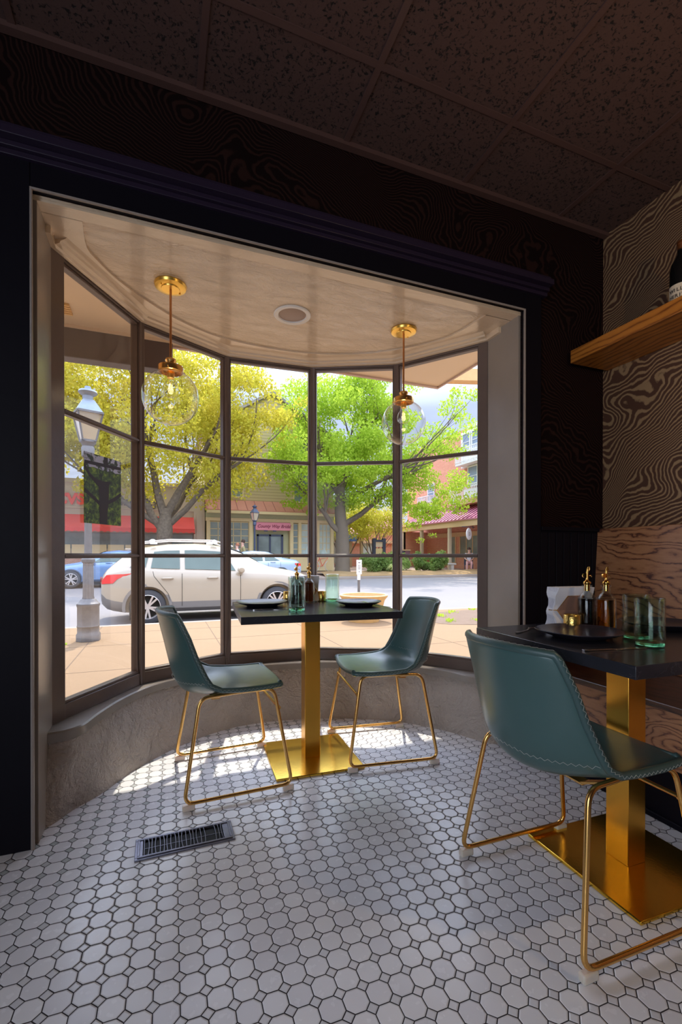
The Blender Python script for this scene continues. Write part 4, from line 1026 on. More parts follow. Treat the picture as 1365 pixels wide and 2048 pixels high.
# SUV wheels stand on the street: rear wheel x=-.29, near flank y=10.05
car('pearl white SUV with red tail lamp parked at the near kerb',-1.15,10.05+.925,gz(10.9)-.01,False,M['carwhite'],'suv')
car('light blue sedan parked across the street behind the lamp post, facing left',.45,21.30-.89+.0,gz(20.6),True,M['carblue'],'sedan')
car('pale blue-white sedan across the street behind the SUV bonnet, facing left',5.75,20.42,gz(20.6),True,M['carpale'],'sedan')

# ------------------------------------------------------------------ buildings
# pharmacy
b=thing('pharmacy_building','cream single-storey pharmacy building with long red awning, across the street','building',(-4,26,0))
MB().box(-14,6.12,.0,8,.0,4.72).build('wall',M['cvswall'],b,smooth=0)
m=MB(); m.box(-14,6.2,-.10,.0,4.62,4.82); m.box(-14,6.12,-.05,0,3.36,3.44); m.box(5.55,6.12,-.12,.0,0,3.36); m.box(5.68,5.98,-.16,-.12,.2,3.2); m.build('cornice',M['cvswall'],b,smooth=0)
m=MB(); m.add([(-14,-.02,3.05),(5.55,-.02,3.05),(5.55,-1.0,2.38),(-14,-1.0,2.38)],[(0,1,2,3)]); m.add([(5.55,-.02,3.05),(5.55,-1,2.38),(5.55,-1,2.13),(5.55,-.02,2.13)],[(0,1,2,3)])
n=140; m.strip([[Vector((-14+19.55*k/n,-1.0,2.38)) for k in range(n+1)],[Vector((-14+19.55*k/n,-1.0,2.15+.05*abs(math.sin(k*PI/2)))) for k in range(n+1)]])
m.build('awning',M['redawning'],b,smooth=0)
m=MB(); m.box(-14,5.5,-.03,0,1.35,2.15); m.build('shop_window',M['shopglass'],b,smooth=0)
m=MB()
for k in range(24): m.box(-13.8+.80*k,-13.06+.80*k,-.06,-.031,.98,1.55)
m.build('window_poster',M['yellowtrim'],b,smooth=0)
MB().box(-14,5.5,-.12,-.0,0,.98).build('brick_base',M['brick2'],b,smooth=0)
TX=lambda x,y,z,rz=0: Matrix.Translation((x,y,z))@Matrix.Rotation(rz,4,'Z')@Matrix.Rotation(PI/2,4,'X')
text_mesh('CVS',.72,.03,M['redletter'],'sign_letters',b,bold=.035,M=TX(-.28,-.06,3.78),spacing=1.0)
text_mesh('pharmacy',.60,.02,M['darkletter'],'sign_letters',b,bold=.015,M=TX(2.45,-.06,3.76),spacing=1.15)
# bridal shop
b=thing('bridal_shop_building','yellow clapboard two-storey shop with copper awning roof and pink sign','building',(2.2,26,0))
m=MB(); m.box(0,7.3,.0,9,4.05,8.0); m.add([(0,0,8.0),(7.3,0,8.0),(3.65,0,10.2),(0,9,8.0),(7.3,9,8.0),(3.65,9,10.2)],[(0,1,2),(3,5,4),(0,2,5,3),(1,4,5,2)]); m.build('upper_wall',M['siding'],b,smooth=0)
m=MB(); m.add([(-.25,-.25,7.85),(3.65,-.25,10.2),(3.65,9.2,10.2),(-.25,9.2,7.85),(-.25,-.25,8.0),(3.65,-.25,10.38),(3.65,9.2,10.38),(-.25,9.2,8.0)],[(0,1,2,3),(4,5,6,7),(0,1,5,4)]); m.add([(7.55,-.25,7.85),(3.65,-.25,10.2),(3.65,9.2,10.2),(7.55,9.2,7.85),(7.55,-.25,8.0),(3.65,-.25,10.38),(3.65,9.2,10.38),(7.55,9.2,8.0)],[(0,1,2,3),(4,5,6,7),(0,1,5,4)]); m.build('roof',M['roofdark'],b,smooth=0)
MB().box(-.02,7.3,.02,9,0,4.05).build('ground_floor_wall',M['sage'],b,smooth=0)
m=MB(); m.box(-.1,.12,-.05,0,4,8); m.box(7.2,7.36,-.05,0,4,8); m.box(4.9,5.02,-.04,0,6.7,8.3); m.build('corner_board',M['yellowtrim'],b,smooth=0)
def win(x0,x1,z0,z1,nx,nz,par,fr,gl,y=-.0,w=.07,d=.06):
    f=MB(); f.box(x0-w,x1+w,y-d,y,z1,z1+w); f.box(x0-w,x1+w,y-d,y,z0-w,z0); f.box(x0-w,x0,y-d,y,z0,z1); f.box(x1,x1+w,y-d,y,z0,z1)
    for k in range(1,nx): q=lerp(x0,x1,k/nx); f.box(q-.018,q+.018,y-d*.7,y-.012,z0,z1)
    for k in range(1,nz): q=lerp(z0,z1,k/nz); f.box(x0,x1,y-d*.7,y-.012,q-.018,q+.018)
    o=f.build('window_frame',fr,par,smooth=0); MB().box(x0,x1,y-.012,y-.006,z0,z1).build('pane',gl,o,smooth=0); return o
win(.75,1.95,4.3,6.05,2,4,b,M['yellowtrim'],M['shopglass']); win(4.95,5.95,4.15,5.9,2,4,b,M['yellowtrim'],M['shopglass']); win(5.2,6.2,6.9,8.0,2,2,b,M['yellowtrim'],M['shopglass']); win(.9,1.9,6.9,7.9,2,2,b,M['yellowtrim'],M['shopglass'])
m=MB(); m.add([(-.05,0,4.08),(7.35,0,4.08),(7.35,-1.05,3.45),(-.05,-1.05,3.45),(-.05,-1.05,3.36),(7.35,-1.05,3.36)],[(0,1,2,3),(3,2,5,4)]); m.add([(-.05,0,4.08),(-.05,-1.05,3.45),(-.05,0,3.45)],[(0,1,2)])
aw=m.build('awning_roof',M['copper_roof'],b,smooth=0)
m=MB()
for k in range(15): x=.0+k*.52; m.beam((x,.0,4.09),(x,-1.05,3.46),.025,.03)
m.build('awning_seam',pmat('rust_seam',(.36,.13,.09),.6),aw,smooth=0)
m=MB(); m.box(-.05,7.35,-1.06,-.9,3.26,3.40); m.box(-.05,7.3,-.35,0,2.88,3.06); m.build('fascia_board',M['yellowtrim'],b,smooth=0)
MB().box(-.05,7.32,-.30,0,3.06,3.36).build('frieze',M['sage'],b,smooth=0)
m=MB()
for x0,x1 in ((.0,.16),(2.28,2.48),(4.62,4.82),(5.12,5.3),(7.12,7.3),(6.25,6.4)): m.box(x0,x1,-.33,-.01,.1,2.9)
m.box(0,2.4,-.34,-.02,.1,.95); m.box(4.7,7.3,-.34,-.02,.1,.95); m.build('pilaster',M['yellowtrim'],b,smooth=0)
win(.2,2.25,1.0,2.82,5,5,b,M['yellowtrim'],M['shopglass'],-.2,.04,.05); win(5.32,6.22,1.0,2.82,2,5,b,M['yellowtrim'],M['curtain'],-.2,.04,.05); win(6.42,7.1,1.0,2.82,3,5,b,M['yellowtrim'],M['curtain'],-.2,.04,.05); win(4.84,5.1,1.0,2.82,1,5,b,M['yellowtrim'],M['shopglass'],-.2,.03,.05)
m=MB(); m.box(2.5,4.6,-.03,.019,.1,2.9); m.build('entrance_recess',M['sage'],b,smooth=0)
m=MB(); m.box(2.75,2.85,-.12,-.04,.1,2.2); m.box(3.45,3.55,-.12,-.04,.1,2.2); m.box(4.15,4.27,-.12,-.04,.1,2.2); m.box(2.75,4.27,-.12,-.04,2.1,2.2); m.box(2.75,4.27,-.12,-.04,.1,.4); dr=m.build('entrance_door',M['blueiron'],b,smooth=0)
MB().box(2.8,4.2,-.07,-.055,.4,2.1).build('door_glass',M['shopglass'],dr,smooth=0)
def rrect(x0,x1,z0,z1,r,n=6):
    out=[]
    for cx,cz,a0 in ((x1-r,z1-r,0),(x0+r,z1-r,PI/2),(x0+r,z0+r,PI),(x1-r,z0+r,1.5*PI)):
        out+=[(cx+r*math.cos(a0+PI/2*k/n),cz+r*math.sin(a0+PI/2*k/n)) for k in range(n+1)]
    return out
XZ=lambda y:Matrix(((1,0,0,0),(0,0,1,y),(0,1,0,0),(0,0,0,1)))
sg=MB().prism(rrect(2.62,4.62,2.42,2.86,.08),0,.05,XZ(-.42)).build('shop_sign',M['pinksign'],b,smooth=0)
text_mesh('County Way Bridal',.245,.006,pmat('dark_red_script',(.30,.04,.08),.5),'sign_lettering',sg,bold=.004,shear=.35,M=TX(3.66,-.43,2.64))
m=MB(); m.box(3.1,3.3,-.41,-.36,2.35,2.42); m.box(3.6,3.8,-.41,-.36,2.35,2.42); m.build('sign_lamp',M['blueiron'],b,smooth=0)
m=MB(); m.lathe([(0,1.9),(.12,1.85),(.10,1.6),(.13,1.5),(.28,1.1),(.42,.98),(0,.98)],(5.75,-.12,0),n=20); m.lathe([(0,1.78),(.10,1.75),(.08,1.5),(.25,1.05),(.3,.98),(0,.98)],(6.72,-.12,0),n=20); m.build('displayed_gown',pmat('pale_gown',(.55,.68,.66),.8),b)
m=MB(); m.box(.3,.55,-.17,-.14,2.1,2.8); m.box(1.2,1.6,-.17,-.14,2.25,2.8); m.box(.3,.45,-.17,-.14,1.6,2.0); m.build('displayed_cloth',M['tealcloth'],b,smooth=0)

# arcade building on the right, running away from the street (facade faces -x)
b=thing('arcade_building','red brick building with magenta metal arcade roof and white upper balconies, far right','building',(17.2,22,0))
MB().box(2.0,9,-6,12,.0,9.6).build('brick_wall',M['brick'],b,smooth=0)
m=MB(); m.box(1.7,9.3,-6.3,3.5,9.4,9.62); m.box(1.85,9,-6,3.3,8.9,9.4); m.build('eaves',M['palewhite'],b,smooth=0)
m=MB(); m.add([(-.25,-6,3.22),(-.25,9.2,3.22),(1.95,9.2,4.45),(1.95,-6,4.45),(-.25,-6,3.14),(-.25,9.2,3.14)],[(0,1,2,3),(0,1,5,4)]); m.add([(-.25,9.2,3.22),(1.95,9.2,4.45),(1.95,9.2,3.2)],[(0,1,2)])
ar=m.build('arcade_roof',M['magenta_roof'],b,smooth=0)
m=MB()
for k in range(38): y=-5.9+.40*k; m.beam((-.26,y,3.235),(1.95,y,4.465),.05,.05)
m.build('roof_ribs',M['roof_rib'],ar,smooth=0)
m=MB(); m.box(-.15,.12,-6,9.2,2.78,3.16); m.box(1.9,2.0,-6,9.2,2.3,2.6); m.build('arcade_beam',M['tan_beam'],b,smooth=0)
for y in (-4.2,-.6,3.0,6.4,9.0): MB().box(-.1,.08,y-.1,y+.1,.0,2.78).build('arcade_column',M['tan_column'],b,smooth=0)
MB().box(-.08,2.0,8.9,9.2,0,2.78).build('end_wall',M['brick'],b,smooth=0)
def ywin(y0,y1,z0,z1,x,ny,nz,fr,gl,par,w=.08):
    f=MB(); f.box(x-.06,x,y0-w,y1+w,z1,z1+w); f.box(x-.06,x,y0-w,y1+w,z0-w,z0); f.box(x-.06,x,y0-w,y0,z0,z1); f.box(x-.06,x,y1,y1+w,z0,z1)
    for k in range(1,ny): q=lerp(y0,y1,k/ny); f.box(x-.04,x-.012,q-.03,q+.03,z0,z1)
    for k in range(1,nz): q=lerp(z0,z1,k/nz); f.box(x-.04,x-.012,y0,y1,q-.02,q+.02)
    o=f.build('window_frame',fr,par,smooth=0); MB().box(x-.012,x-.006,y0,y1,z0,z1).build('pane',gl,o,smooth=0)
ywin(2.6,4.6,.9,2.3,2.0,3,1,M['tan_beam'],M['shopglass'],b); ywin(5.2,5.9,.5,2.3,2.0,1,1,M['tan_beam'],M['shopglass'],b); ywin(1.0,1.5,1.3,1.9,2.0,1,1,M['blueiron'],M['shopglass'],b)
# white framed bays with balconies
m=MB(); m.box(1.72,2.0,-6,4.2,6.9,9.3); m.box(1.72,2.0,-6,3.9,4.55,5.4); m.build('white_bay_panel',M['palewhite'],b,smooth=0)
for y0,y1,z0,z1 in ((3.2,3.9,8.0,9.1),(2.1,2.9,8.0,9.1),(1.0,1.7,8.0,9.1),(2.4,3.3,5.6,6.8),(.9,1.8,5.6,6.8),(7.9,8.7,5.2,6.4)): ywin(y0,y1,z0,z1,1.70 if y0<7 else 1.98,1,2,M['palewhite'],M['pane_blue'],b)
def balcony(y0,y1,z,x):
    g=MB(); g.box(x-.7,x,y0,y1,z-.12,z); g.box(x-.72,x-.66,y0,y1,z+.92,z+.98); g.box(x-.72,x-.66,y0,y1,z+.08,z+.13)
    k=int((y1-y0)/.16)
    for i in range(k+1): y=lerp(y0,y1,i/k); g.box(x-.71,x-.67,y-.02,y+.02,z,z+.95)
    for y in (y0,y1): g.box(x-.72,x,y-.04,y+.04,z+.92,z+.98)
    for y in (y0,y1):
        for i in range(5): g.box(x-.1-.13*i,x-.06-.13*i,y-.02,y+.02,z,z+.95)
    g.build('balcony',M['palewhite'],b,smooth=0)
balcony(-4,3.9,7.05,1.75); balcony(-4,4.6,4.6,1.75); balcony(7.4,9.2,4.5,2.0)
m=MB(); m.box(.85,1.95,-5,3.6,4.30,4.62); m.build('ledge',M['tan_beam'],b,smooth=0)
t=thing('round_shop_sign','round white shop sign hanging from an iron bracket under the arcade','sign',(17.0,22.75,2.70),0)
MB().lathe([(0,-.03),(.34,-.03),(.36,0),(.34,.03),(0,.03)],(0,0,-.42),n=40,axis=Matrix.Rotation(.5,4,'Z')@Matrix.Rotation(PI/2,4,'X')).build('sign_disc',M['signwhite'],t)
m=MB(); m.lathe([(.25,-.034),(.27,-.034),(.27,-.031),(.25,-.031)],(0,0,-.42),n=40,axis=Matrix.Rotation(.5,4,'Z')@Matrix.Rotation(PI/2,4,'X')); m.build('sign_ring',M['darkletter'],t,smooth=0); R=Matrix.Rotation(.5,4,'Z')
for k,wd in ((.08,.11),(0,.15),(-.08,.1)): MB().box(-wd,wd,-.037,-.0345,-.42+k-.012,-.42+k+.012,R).build('sign_print',M['darkletter'],t,smooth=0)
m=MB(); m.beam((-.5,0,.0),(.45,0,.0),.03,.03); m.beam((.3,0,-.1),(.3,0,.22),.03,.03); m.build('bracket',M['blueiron'],t)
# shops at the back of the plaza
b=thing('plaza_shops','low brick shops with tan beam and magenta roof at the back of the plaza','building',(9.6,33,0))
MB().box(0,9.5,0,6,0,3.1).build('brick_wall',M['brick'],b,smooth=0)
m=MB(); m.box(0,4.15,-1.8,-1.5,2.05,2.5); m.box(4.1,9.5,-.2,0,1.95,2.2); m.box(0,9.5,-.15,0,2.95,3.2); m.build('beam',M['tan_beam'],b,smooth=0)
for x in (.2,1.9,3.3,4.2): MB().box(x-.1,x+.1,-1.75,-1.55,0,2.05).build('column',M['tan_column'],b,smooth=0)
m=MB(); m.add([(2.2,-1.9,2.5),(4.3,-1.9,2.5),(3.7,-.2,3.35),(2.2,-.2,3.35)],[(0,1,2,3)]); m.add([(5.3,-.3,3.15),(8.2,-.3,3.15),(7.6,1.2,4.55),(5.6,1.2,4.55)],[(0,1,2,3)]); m.add([(0,-1.9,2.5),(2.2,-1.9,2.5),(2.2,-.2,3.35),(0,-.2,3.35)],[(0,1,2,3)]); rf=m.build('roof',M['magenta_roof'],b,smooth=0)
m=MB()
for k in range(13): x=.1+k*.32; m.beam((x,-1.92,2.52),(x-.05,-.2,3.37),.05,.05)
for k in range(9): x=5.4+k*.32; m.beam((x,-.32,3.17),(x*.9+.62,1.2,4.57),.05,.05)
m.build('roof_ribs',M['roof_rib'],rf,smooth=0)
for x0,x1 in ((.6,1.5),(2.2,3.0),(5.0,5.9),(7.6,7.9)): win(x0,x1,.4,2.0,2,1,b,M['tan_beam'],M['curtain'],0,.06,.06)
t=thing('blue_shop_sign','bright blue sign panel hanging at the plaza shops behind the big trunk','sign',(12.75,31.0,2.05))
MB().prism(rrect(-.62,.62,-.02,.55,.1),0,.06,XZ(0)).build('panel',M['bluesign'],t,smooth=0)
m=MB(); m.beam((-.5,.03,.5),(-.5,.03,.9),.03,.03); m.beam((.5,.03,.5),(.5,.03,.9),.03,.03); m.build('hanger',M['blueiron'],t)
t=thing('notice_kiosk','dark blue framed notice kiosk standing on the plaza','kiosk',(13.9,28.6,.13))
m=MB(); m.box(-.48,-.28,-.1,.1,0,2.05); m.box(.28,.48,-.1,.1,0,2.05); m.box(-.5,.5,-.08,.08,1.80,1.95); m.build('posts',M['blueiron'],t)
MB().box(-.28,.28,-.03,.03,.5,1.35).build('board',M['yellowtrim'],t); MB().box(-.28,.28,-.03,.03,1.45,1.8).build('header',M['label'],t)
t=thing('waste_bin','dark twin litter bin on the arcade pavement','bin',(16.1,29.2,.14))
MB().box(-.42,-.03,-.3,.3,.0,1.2).build('left_bin',M['blueiron'],t); MB().box(.03,.42,-.3,.3,.0,1.2).build('right_bin',pmat('plum_bin',(.22,.12,.16),.5),t); MB().box(-.48,.48,-.33,.33,1.2,1.28).build('lid',M['tan_beam'],t)
t=thing('stone_bench','pale stone bench on the plaza by the arcade','bench',(16.6,24.6,.03))
m=MB(); m.box(-.7,.7,-.2,.2,.38,.48); m.build('seat',M['stone'],t,bevel=.02)
for x in (-.45,.45): MB().box(x-.1,x+.1,-.16,.16,0,.38).build('leg',M['stone'],t,bevel=.02)
t=thing('bicycle','small white framed bicycle standing by the big green tree','bicycle',(8.75,25.6,.05),.2)
m=MB()
for x in (-.5,.5): m.tube([(x+.31*math.cos(2*PI*k/24),0,.33+.31*math.sin(2*PI*k/24)) for k in range(24)],.02,6,closed=True)
m.build('wheels',M['palewhite'],t); m=MB(); m.tube([(-.5,0,.33),(-.2,0,.75),(.35,0,.8),(0,0,.33),(-.5,0,.33)],.018,6); m.tube([(.5,0,.33),(.35,0,.8),(.32,0,.98)],.018,6); m.tube([(0,0,.33),(-.22,0,.85)],.018,6); m.build('frame_tubes',M['redletter'],t)

# ------------------------------------------------------------------ trees and shrubs
def leafcloud(m,clusters,n,size,rr,flat=.75):
    tot=sum(r**2 for c,r in clusters)
    for c,r in clusters:
        k=int(n*r*r/tot); c=Vector(c)
        for _ in range(k):
            d=Vector((rr.gauss(0,1),rr.gauss(0,1),rr.gauss(0,1)*flat)).normalized()*r*(rr.random()**.36)
            d.z*=flat
            p=c+d; a=Vector((rr.gauss(0,1),rr.gauss(0,1),rr.gauss(0,.6))).normalized(); b=a.orthogonal().normalized(); b.rotate(Matrix.Rotation(rr.uniform(0,6.28),3,a)); s=size*rr.uniform(.55,1.2)
            o=len(m.v); q=a.cross(b)
            m.v+= [tuple(p-b*s*.5),tuple(p+q*s*.32-b*s*.05),tuple(p+b*s*.5),tuple(p-q*s*.32-b*s*.05)]; m.f.append((o,o+1,o+2,o+3)); m.m.append(0)
def tree(label,x,y,z,trunk,limbs,leafm,crown,nleaf,size,seed,group=None,name='tree'):
    t=thing(name,label,'tree',(x,y,z),0,group); rr=random.Random(seed)
    m=MB(); m.tube(catmull([p for p,_ in trunk],4),[interp([(i*4,r) for i,(p,r) in enumerate(trunk)],k) for k in range(4*(len(trunk)-1)+1)],12)
    ends=[]
    def grow(p,d,L,r,lv):
        pts=[p];rs=[r]; q=p.copy(); dd=d.copy(); n=4
        for k in range(n):
            dd=(dd+Vector((rr.uniform(-.22,.22),rr.uniform(-.22,.22),rr.uniform(-.06,.16)))).normalized(); q=q+dd*L/n; pts.append(q.copy()); rs.append(lerp(r,r*.45,(k+1)/n))
            if lv>0 and k>=1:
                for _ in range(2 if lv>1 else 1):
                    s=(dd+Vector((rr.uniform(-1,1),rr.uniform(-1,1),rr.uniform(-.3,.6)))*.75).normalized(); grow(q.copy(),s,L*rr.uniform(.5,.7),rs[-1]*.55,lv-1)
        m.tube(pts,rs,6 if lv else 4,cap=False); ends.append((q.copy(),lv))
    for p,d,L,r in limbs: grow(Vector(p),Vector(d).normalized(),L,r,2)
    m.build('trunk',M['bark'],t,smooth=60)
    cl=[(c,r) for c,r in crown]
    for e,lv in ends:
        if lv==0 and rr.random()<.8: cl.append((e,rr.uniform(.55,.95)*size*5.2))
    f=MB(); leafcloud(f,cl,nleaf,size,rr); f.build('foliage',leafm,t,smooth=0); return t
rc=random.Random(21)
def ell(c,R,n,r0,r1,keep=lambda p:True):
    out=[]
    while len(out)<n:
        d=Vector((rc.uniform(-1,1),rc.uniform(-1,1),rc.uniform(-1,1)))
        if d.length>1: continue
        p=Vector((c[0]+d.x*R[0],c[1]+d.y*R[1],c[2]+d.z*R[2]))
        if keep(p): out.append((p,rc.uniform(r0,r1)))
    return out
tree('large yellow-green maple standing behind the white SUV',-.02,22.6,-.05,[((0,0,0),.40),((.05,0,1.2),.34),((.1,0,2.2),.36),((.15,.1,3.2),.24)],
 [((.1,0,2.1),(-.9,-.1,1),3.8,.20),((.2,0,2.4),(.95,-.2,.75),4.6,.16),((.1,0,2.8),(-.25,.2,1),4.6,.2),((.15,.1,2.9),(.45,-.1,1),4.8,.2),((.1,0,2.3),(-1,.2,.6),4.0,.15),((.1,.1,2.6),(.7,.5,.9),4.5,.15)],
 M['leaf_yellow'],ell((.3,-.2,7.4),(5.9,2.8,3.9),170,.45,1.05,lambda p:p.z>3.5 and not (p.x>3.6 and p.z<4.4)),50000,.155,5)
tree('large bright green tree on the far verge right of the bridal shop',9.40,24.0,-.02,[((0,0,0),.50),((0,0,.4),.42),((.0,0,2.0),.37),((-.15,0,3.6),.30),((-.1,.0,5.0),.22)],
 [((-.05,0,2.2),(-.8,0,.75),3.2,.17),((0,0,2.7),(.95,-.1,.45),4.8,.18),((-.1,0,4.0),(.9,-.2,.6),5.0,.16),((-.1,0,4.2),(-.6,.2,1),4.0,.15),((-.1,0,4.8),(.2,0,1),4.6,.18),((-.1,0,4.5),(.6,.3,1),4.6,.14)],
 M['leaf_green'],ell((.6,0,7.0),(4.6,2.5,4.1),160,.4,.95,lambda p:p.z>3.9)+ell((5.6,-.2,4.9),(2.9,1.6,1.9),40,.35,.7,lambda p:True)+ell((5.3,-.2,3.0),(1.1,1,1.3),14,.25,.45)+ell((-2.2,0,3.7),(1.0,.8,.7),9,.25,.5),56000,.165,9)
tree('tall background tree with yellow-green leaves left of the maple',-7.2,24.2,0,[((0,0,0),.3),((0,0,3),.2)],[((0,0,2.6),(.6,0,1),4,.15),((0,0,2.6),(-.3,0,1),4,.15)],M['leaf_yellow'],ell((2.0,0,7.0),(4.5,2.0,4.4),80,.5,1.0,lambda p:p.z>3.9),20000,.21,13)
for lab,x,y,h,sd in (('small lime-yellow multi-stem tree before the blue sign',11.4,28.6,1.0,31),('small lime-yellow multi-stem tree above the notice kiosk',14.1,29.6,1.12,32)):
    tree(lab,x,y,.12,[((0,0,0),.09),((.03,0,.7*h),.07)],[((0,0,.3),(-.35,0,1),2.0*h,.05),((0,0,.3),(.35,.1,1),2.0*h,.05),((0,0,.4),(.05,0,1),2.2*h,.05),((0,0,.3),(.6,-.1,1),2.0*h,.045),((0,0,.3),(-.65,.1,1),2.0*h,.045)],
     M['leaf_lime'],ell((.0,0,3.2*h),(1.7,1.0,.85),26,.25,.5),8000,.13,sd,'small lime trees on the plaza')
def shrub(label,x,y,z,R,n,mat,seed,size=.12,group=None):
    t=thing('shrub',label,'shrub',(x,y,z),0,group); rr=random.Random(seed); cl=[]
    for _ in range(26):
        a=rr.uniform(0,2*PI); d=rr.random()**.6; cl.append((Vector((R[0]*d*math.cos(a)*.8,R[1]*d*math.sin(a)*.8,R[2]*rr.uniform(.2,.85))),R[2]*rr.uniform(.16,.32)))
    f=MB(); leafcloud(f,cl,n,size,rr,1.0); f.build('foliage',mat,t,smooth=0)
    m=MB()
    for _ in range(9): a=rr.uniform(0,6.28); m.tube([(0,0,0),(R[0]*.3*math.cos(a),R[1]*.3*math.sin(a),R[2]*.35),(R[0]*.6*math.cos(a),R[1]*.6*math.sin(a),R[2]*.7)],[.03,.02,.01],5,cap=False)
    m.build('stems',M['bark'],t)
shrub('rounded green shrub in the mulch bed left of the kiosk post',11.4,23.4,-.02,(1.3,.8,1.25),5000,M['leaf_dark'],41)
shrub('wide green shrub with bare stems in the mulch bed, right pane',14.6,23.6,-.02,(1.9,.8,1.2),6500,M['leaf_dark'],42)
shrub('dark green shrub behind the mulch bed beside the window post',13.0,24.4,.02,(.9,.7,1.2),3000,M['leaf_dark'],43)
t=thing('grass_clump','pale spiky grass clump at the kerb edge of the mulch bed','plant',(12.0,22.6,-.02)); m=MB(); r4=random.Random(8)
for _ in range(160):
    a=r4.uniform(0,6.28); L=r4.uniform(.4,.75); d=Vector((math.cos(a),math.sin(a),0)); p0=Vector((0,0,0)); p1=d*L*.45+Vector((0,0,L*.75)); p2=d*L+Vector((0,0,L*.35)); s=Vector((-d.y,d.x,0))*.02
    m.add([p0-s,p0+s,p1+s,p2,p1-s],[(0,1,2,4),(4,2,3)])
m.build('blades',M['leaf_pale'],t,smooth=0)

# ------------------------------------------------------------------ people
def person(label,x,y,z,rz,pose,top,bottom,hair,scale=1.0):
    t=thing('person',label,'person',(x,y,z),rz); t.scale=(scale,)*3
    if pose=='stand':
        J=dict(pel=(0,0,.95),sp=(0,.0,1.15),ch=(0,.0,1.35),nk=(0,-.01,1.50),hd=(0,-.02,1.58),ht=(0,-.01,1.72),
               hl=(-.09,0,.9),kl=(-.10,-.06,.5),al=(-.10,.05,.08),tl=(-.10,-.10,.03),hr=(.09,0,.9),kr=(.10,.03,.5),ar=(.10,.12,.09),tr=(.10,-.02,.03),
               sl=(-.19,0,1.42),el=(-.23,.04,1.14),wl=(-.21,-.08,.92),fl=(-.20,-.12,.83),sr=(.19,0,1.42),er=(.23,.06,1.14),wr=(.22,-.04,.90),fr=(.21,-.08,.81))
    else:
        J=dict(pel=(0,0,.50),sp=(0,.02,.70),ch=(0,.0,.90),nk=(0,-.02,1.05),hd=(0,-.05,1.13),ht=(0,-.05,1.27),
               hl=(-.09,0,.48),kl=(-.13,-.42,.50),al=(-.13,-.46,.09),tl=(-.14,-.60,.04),hr=(.09,0,.48),kr=(.13,-.44,.50),ar=(.10,-.40,.09),tr=(.10,-.54,.04),
               sl=(-.19,0,.97),el=(-.24,-.10,.72),wl=(-.14,-.32,.62),fl=(-.09,-.38,.60),sr=(.19,0,.97),er=(.24,-.10,.72),wr=(.14,-.32,.62),fr=(.09,-.38,.60))
    Rad=dict(pel=.13,sp=.115,ch=.13,nk=.055,hd=.085,ht=.075,hl=.085,kl=.058,al=.04,tl=.035,hr=.085,kr=.058,ar=.04,tr=.035,sl=.055,el=.042,wl=.03,fl=.03,sr=.055,er=.042,wr=.03,fr=.03)
    E_=[('pel','sp'),('sp','ch'),('ch','nk'),('nk','hd'),('hd','ht'),('pel','hl'),('hl','kl'),('kl','al'),('al','tl'),('pel','hr'),('hr','kr'),('kr','ar'),('ar','tr'),('ch','sl'),('sl','el'),('el','wl'),('wl','fl'),('ch','sr'),('sr','er'),('er','wr'),('wr','fr')]
    def skin(name,keys,edges,mat,grow,par):
        me=bpy.data.meshes.new(name); K=list(keys); me.from_pydata([J[k] for k in K],[(K.index(a),K.index(b)) for a,b in edges],[]); o=bpy.data.objects.new(name,me); C.objects.link(o)
        me.materials.append(mat); sk=o.modifiers.new('s','SKIN'); sd=me.skin_vertices[0].data
        for i,k in enumerate(K): sd[i].radius=(Rad[k]+grow,Rad[k]*(.8 if k in('sp','ch','pel') else 1)+grow)
        sd[0].use_root=True; ss=o.modifiers.new('b','SUBSURF'); ss.levels=ss.render_levels=1
        bpy.context.view_layer.update(); bake(o); o.data.shade_smooth(); o.parent=par; return o
    # fingers as short chains
    for s_,w,f in (('l','wl','fl'),('r','wr','fr')):
        for q in range(5):
            k='g%s%d'%(s_,q); b0=Vector(J[f]); d=(b0-Vector(J[w])).normalized(); sd_=Vector((d.z,0,-d.x)) if abs(d.z)>.3 else Vector((1,0,0))
            J[k]=tuple(b0+d*(.075 if q<4 else .03)*(1-.1*abs(q-1.5))+sd_.normalized()*((q-1.5)*.017 if q<4 else .05)); Rad[k]=.0085; E_.append((f,k))
    body=skin('body',J.keys(),E_,M['skin'],0,t)
    tk=['pel','sp','ch','sl','el','sr','er']; skin('shirt',tk,[('pel','sp'),('sp','ch'),('ch','sl'),('sl','el'),('ch','sr'),('sr','er')],top,.016,t)
    bk=['pel','hl','kl','al','hr','kr','ar']; skin('trousers',bk,[('pel','hl'),('hl','kl'),('kl','al'),('pel','hr'),('hr','kr'),('kr','ar')],bottom,.014,t)
    h=Vector(J['ht']); m=MB(); m.lathe([(0,.075),(.06,.06),(.095,.01),(.10,-.05),(.07,-.10),(0,-.10)],(h.x,h.y+.022,h.z+.01),n=18); m.build('hair',hair,t)
    m=MB(); m.lathe([(0,0),(.012,.01),(.016,.03),(0,.05)],(h.x,h.y-.088,h.z-.085),n=8); 
    m.build('nose',M['skin'],body); m=MB()
    for s in (-1,1): m.lathe([(0,-.008),(.009,0),(0,.008)],(h.x+s*.032,h.y-.078,h.z-.045),n=8)
    m.box(h.x-.025,h.x+.025,h.y-.082,h.y-.075,h.z-.12,h.z-.112); m.build('eyes_and_mouth',M['hair'],body)
    for s in (-1,1): MB().lathe([(0,-.03),(.015,0),(0,.03)],(h.x+s*.09,h.y,h.z-.07),n=8).build('ear',M['skin'],body)
person('person with dark hair and olive shirt walking past the bridal shop window',3.66,22.75,-.04,-PI/2,'stand',M['shirt_olive'],M['jeans'],M['hair'],1.02)
person('person with auburn hair and white top walking in front of the bridal shop',3.28,22.0,-.07,-PI/2,'stand',M['shirt_white'],M['jeans'],M['redhair'],.93)
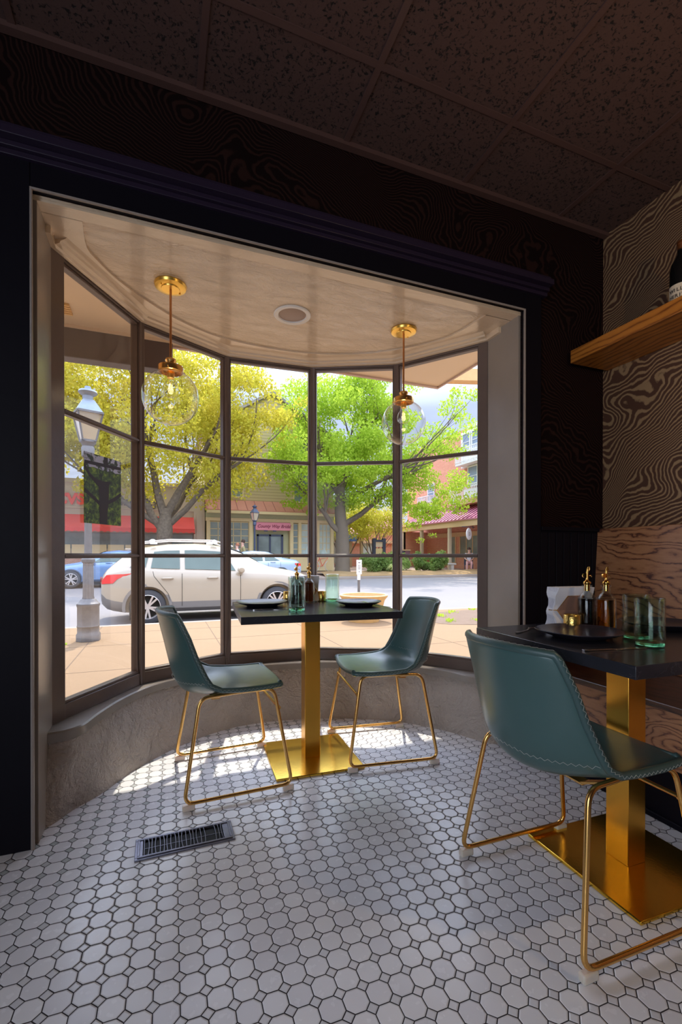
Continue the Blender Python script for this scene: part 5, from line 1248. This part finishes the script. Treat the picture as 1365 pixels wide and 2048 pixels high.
person('person in a white shirt and pink trousers sitting by the brick arcade',18.1,24.2,.03,-.6,'sit',M['shirt_white'],M['pinktrousers'],M['hair'],1.1)
t=thing('plaza_chair','low dark chair under the seated person at the arcade','chair',(18.15,24.3,.03),-.6); m=MB(); m.box(-.28,.28,-.2,.28,.36,.41); m.build('seat',M['blueiron'],t)
for x in (-.25,.25):
    for y in (-.17,.25): MB().box(x-.02,x+.02,y-.02,y+.02,0,.36).build('leg',M['blueiron'],t)
MB().box(-.28,.28,.26,.30,.41,.85).build('backrest',M['blueiron'],t)

# ================================================================== LIGHT
sun=bpy.data.lights.new('sun','SUN'); sun.energy=3.6; sun.color=(1,.90,.74); sun.angle=.012
so=bpy.data.objects.new('sun',sun); C.objects.link(so)
az=math.radians(14); el=math.radians(60)          # sun stands beyond the street, a little to the right
d=Vector((math.sin(az)*math.cos(el),math.cos(az)*math.cos(el),math.sin(el))); so.rotation_euler=d.to_track_quat('Z','Y').to_euler()
W=bpy.data.worlds.new('world'); bpy.context.scene.world=W; W.use_nodes=True; nt=W.node_tree; bg=nt.nodes['Background']
tc=nt.nodes.new('ShaderNodeTexCoord'); sp=nt.nodes.new('ShaderNodeSeparateXYZ'); nt.links.new(tc.outputs['Generated'],sp.inputs[0])
rp=nt.nodes.new('ShaderNodeValToRGB'); nt.links.new(sp.outputs[2],rp.inputs[0]); e=rp.color_ramp.elements
e[0].position=0; e[0].color=(.40,.43,.53,1); e[1].position=1; e[1].color=(2.2,2.5,3.3,1); e.new(.3).color=(.33,.41,.60,1); e.new(.5).color=(2.0,2.25,2.9,1)
mp=nt.nodes.new('ShaderNodeMapping'); mp.inputs['Scale'].default_value=(1.2,1.2,3.5); nt.links.new(tc.outputs['Generated'],mp.inputs[0])
nz=nt.nodes.new('ShaderNodeTexNoise'); nz.inputs['Scale'].default_value=2.6; nz.inputs['Detail'].default_value=6; nt.links.new(mp.outputs[0],nz.inputs['Vector'])
cr=nt.nodes.new('ShaderNodeValToRGB'); cr.color_ramp.elements[0].position=.38; cr.color_ramp.elements[1].position=.66; nt.links.new(nz.outputs['Fac'],cr.inputs[0])
mx=nt.nodes.new('ShaderNodeMix'); mx.data_type='RGBA'; nt.links.new(cr.outputs[0],mx.inputs[0]); nt.links.new(rp.outputs[0],mx.inputs[6]); mx.blend_type='ADD'; mx.inputs[7].default_value=(.11,.10,.09,1)
nt.links.new(mx.outputs[2],bg.inputs[0]); bg.inputs[1].default_value=1.15

# added cool fill lamp and pane, unseen, left of and behind the viewer
g=MB().box(-2.049,-2.04,-2.6,-.2,.45,2.35).build('window_6',M['pane'],smooth=0); struct(g)
L=bpy.data.lights.new('side_fill_light','AREA'); L.shape='RECTANGLE'; L.size=1.9; L.size_y=2.4; L.energy=48; L.color=(.78,.86,1)
o=bpy.data.objects.new('side_fill_light',L); C.objects.link(o); o.location=(-2.03,-1.4,1.4); o.rotation_euler=(0,-PI/2,0)

# unseen third pendant added as source of the warm light on the right wall
PEND=11.0
pendant('added clear glass globe pendant warming the shelf wall, above the near end of the bench, beyond the picture edge',1.55,.28,1.95,.122,CZ-.001)
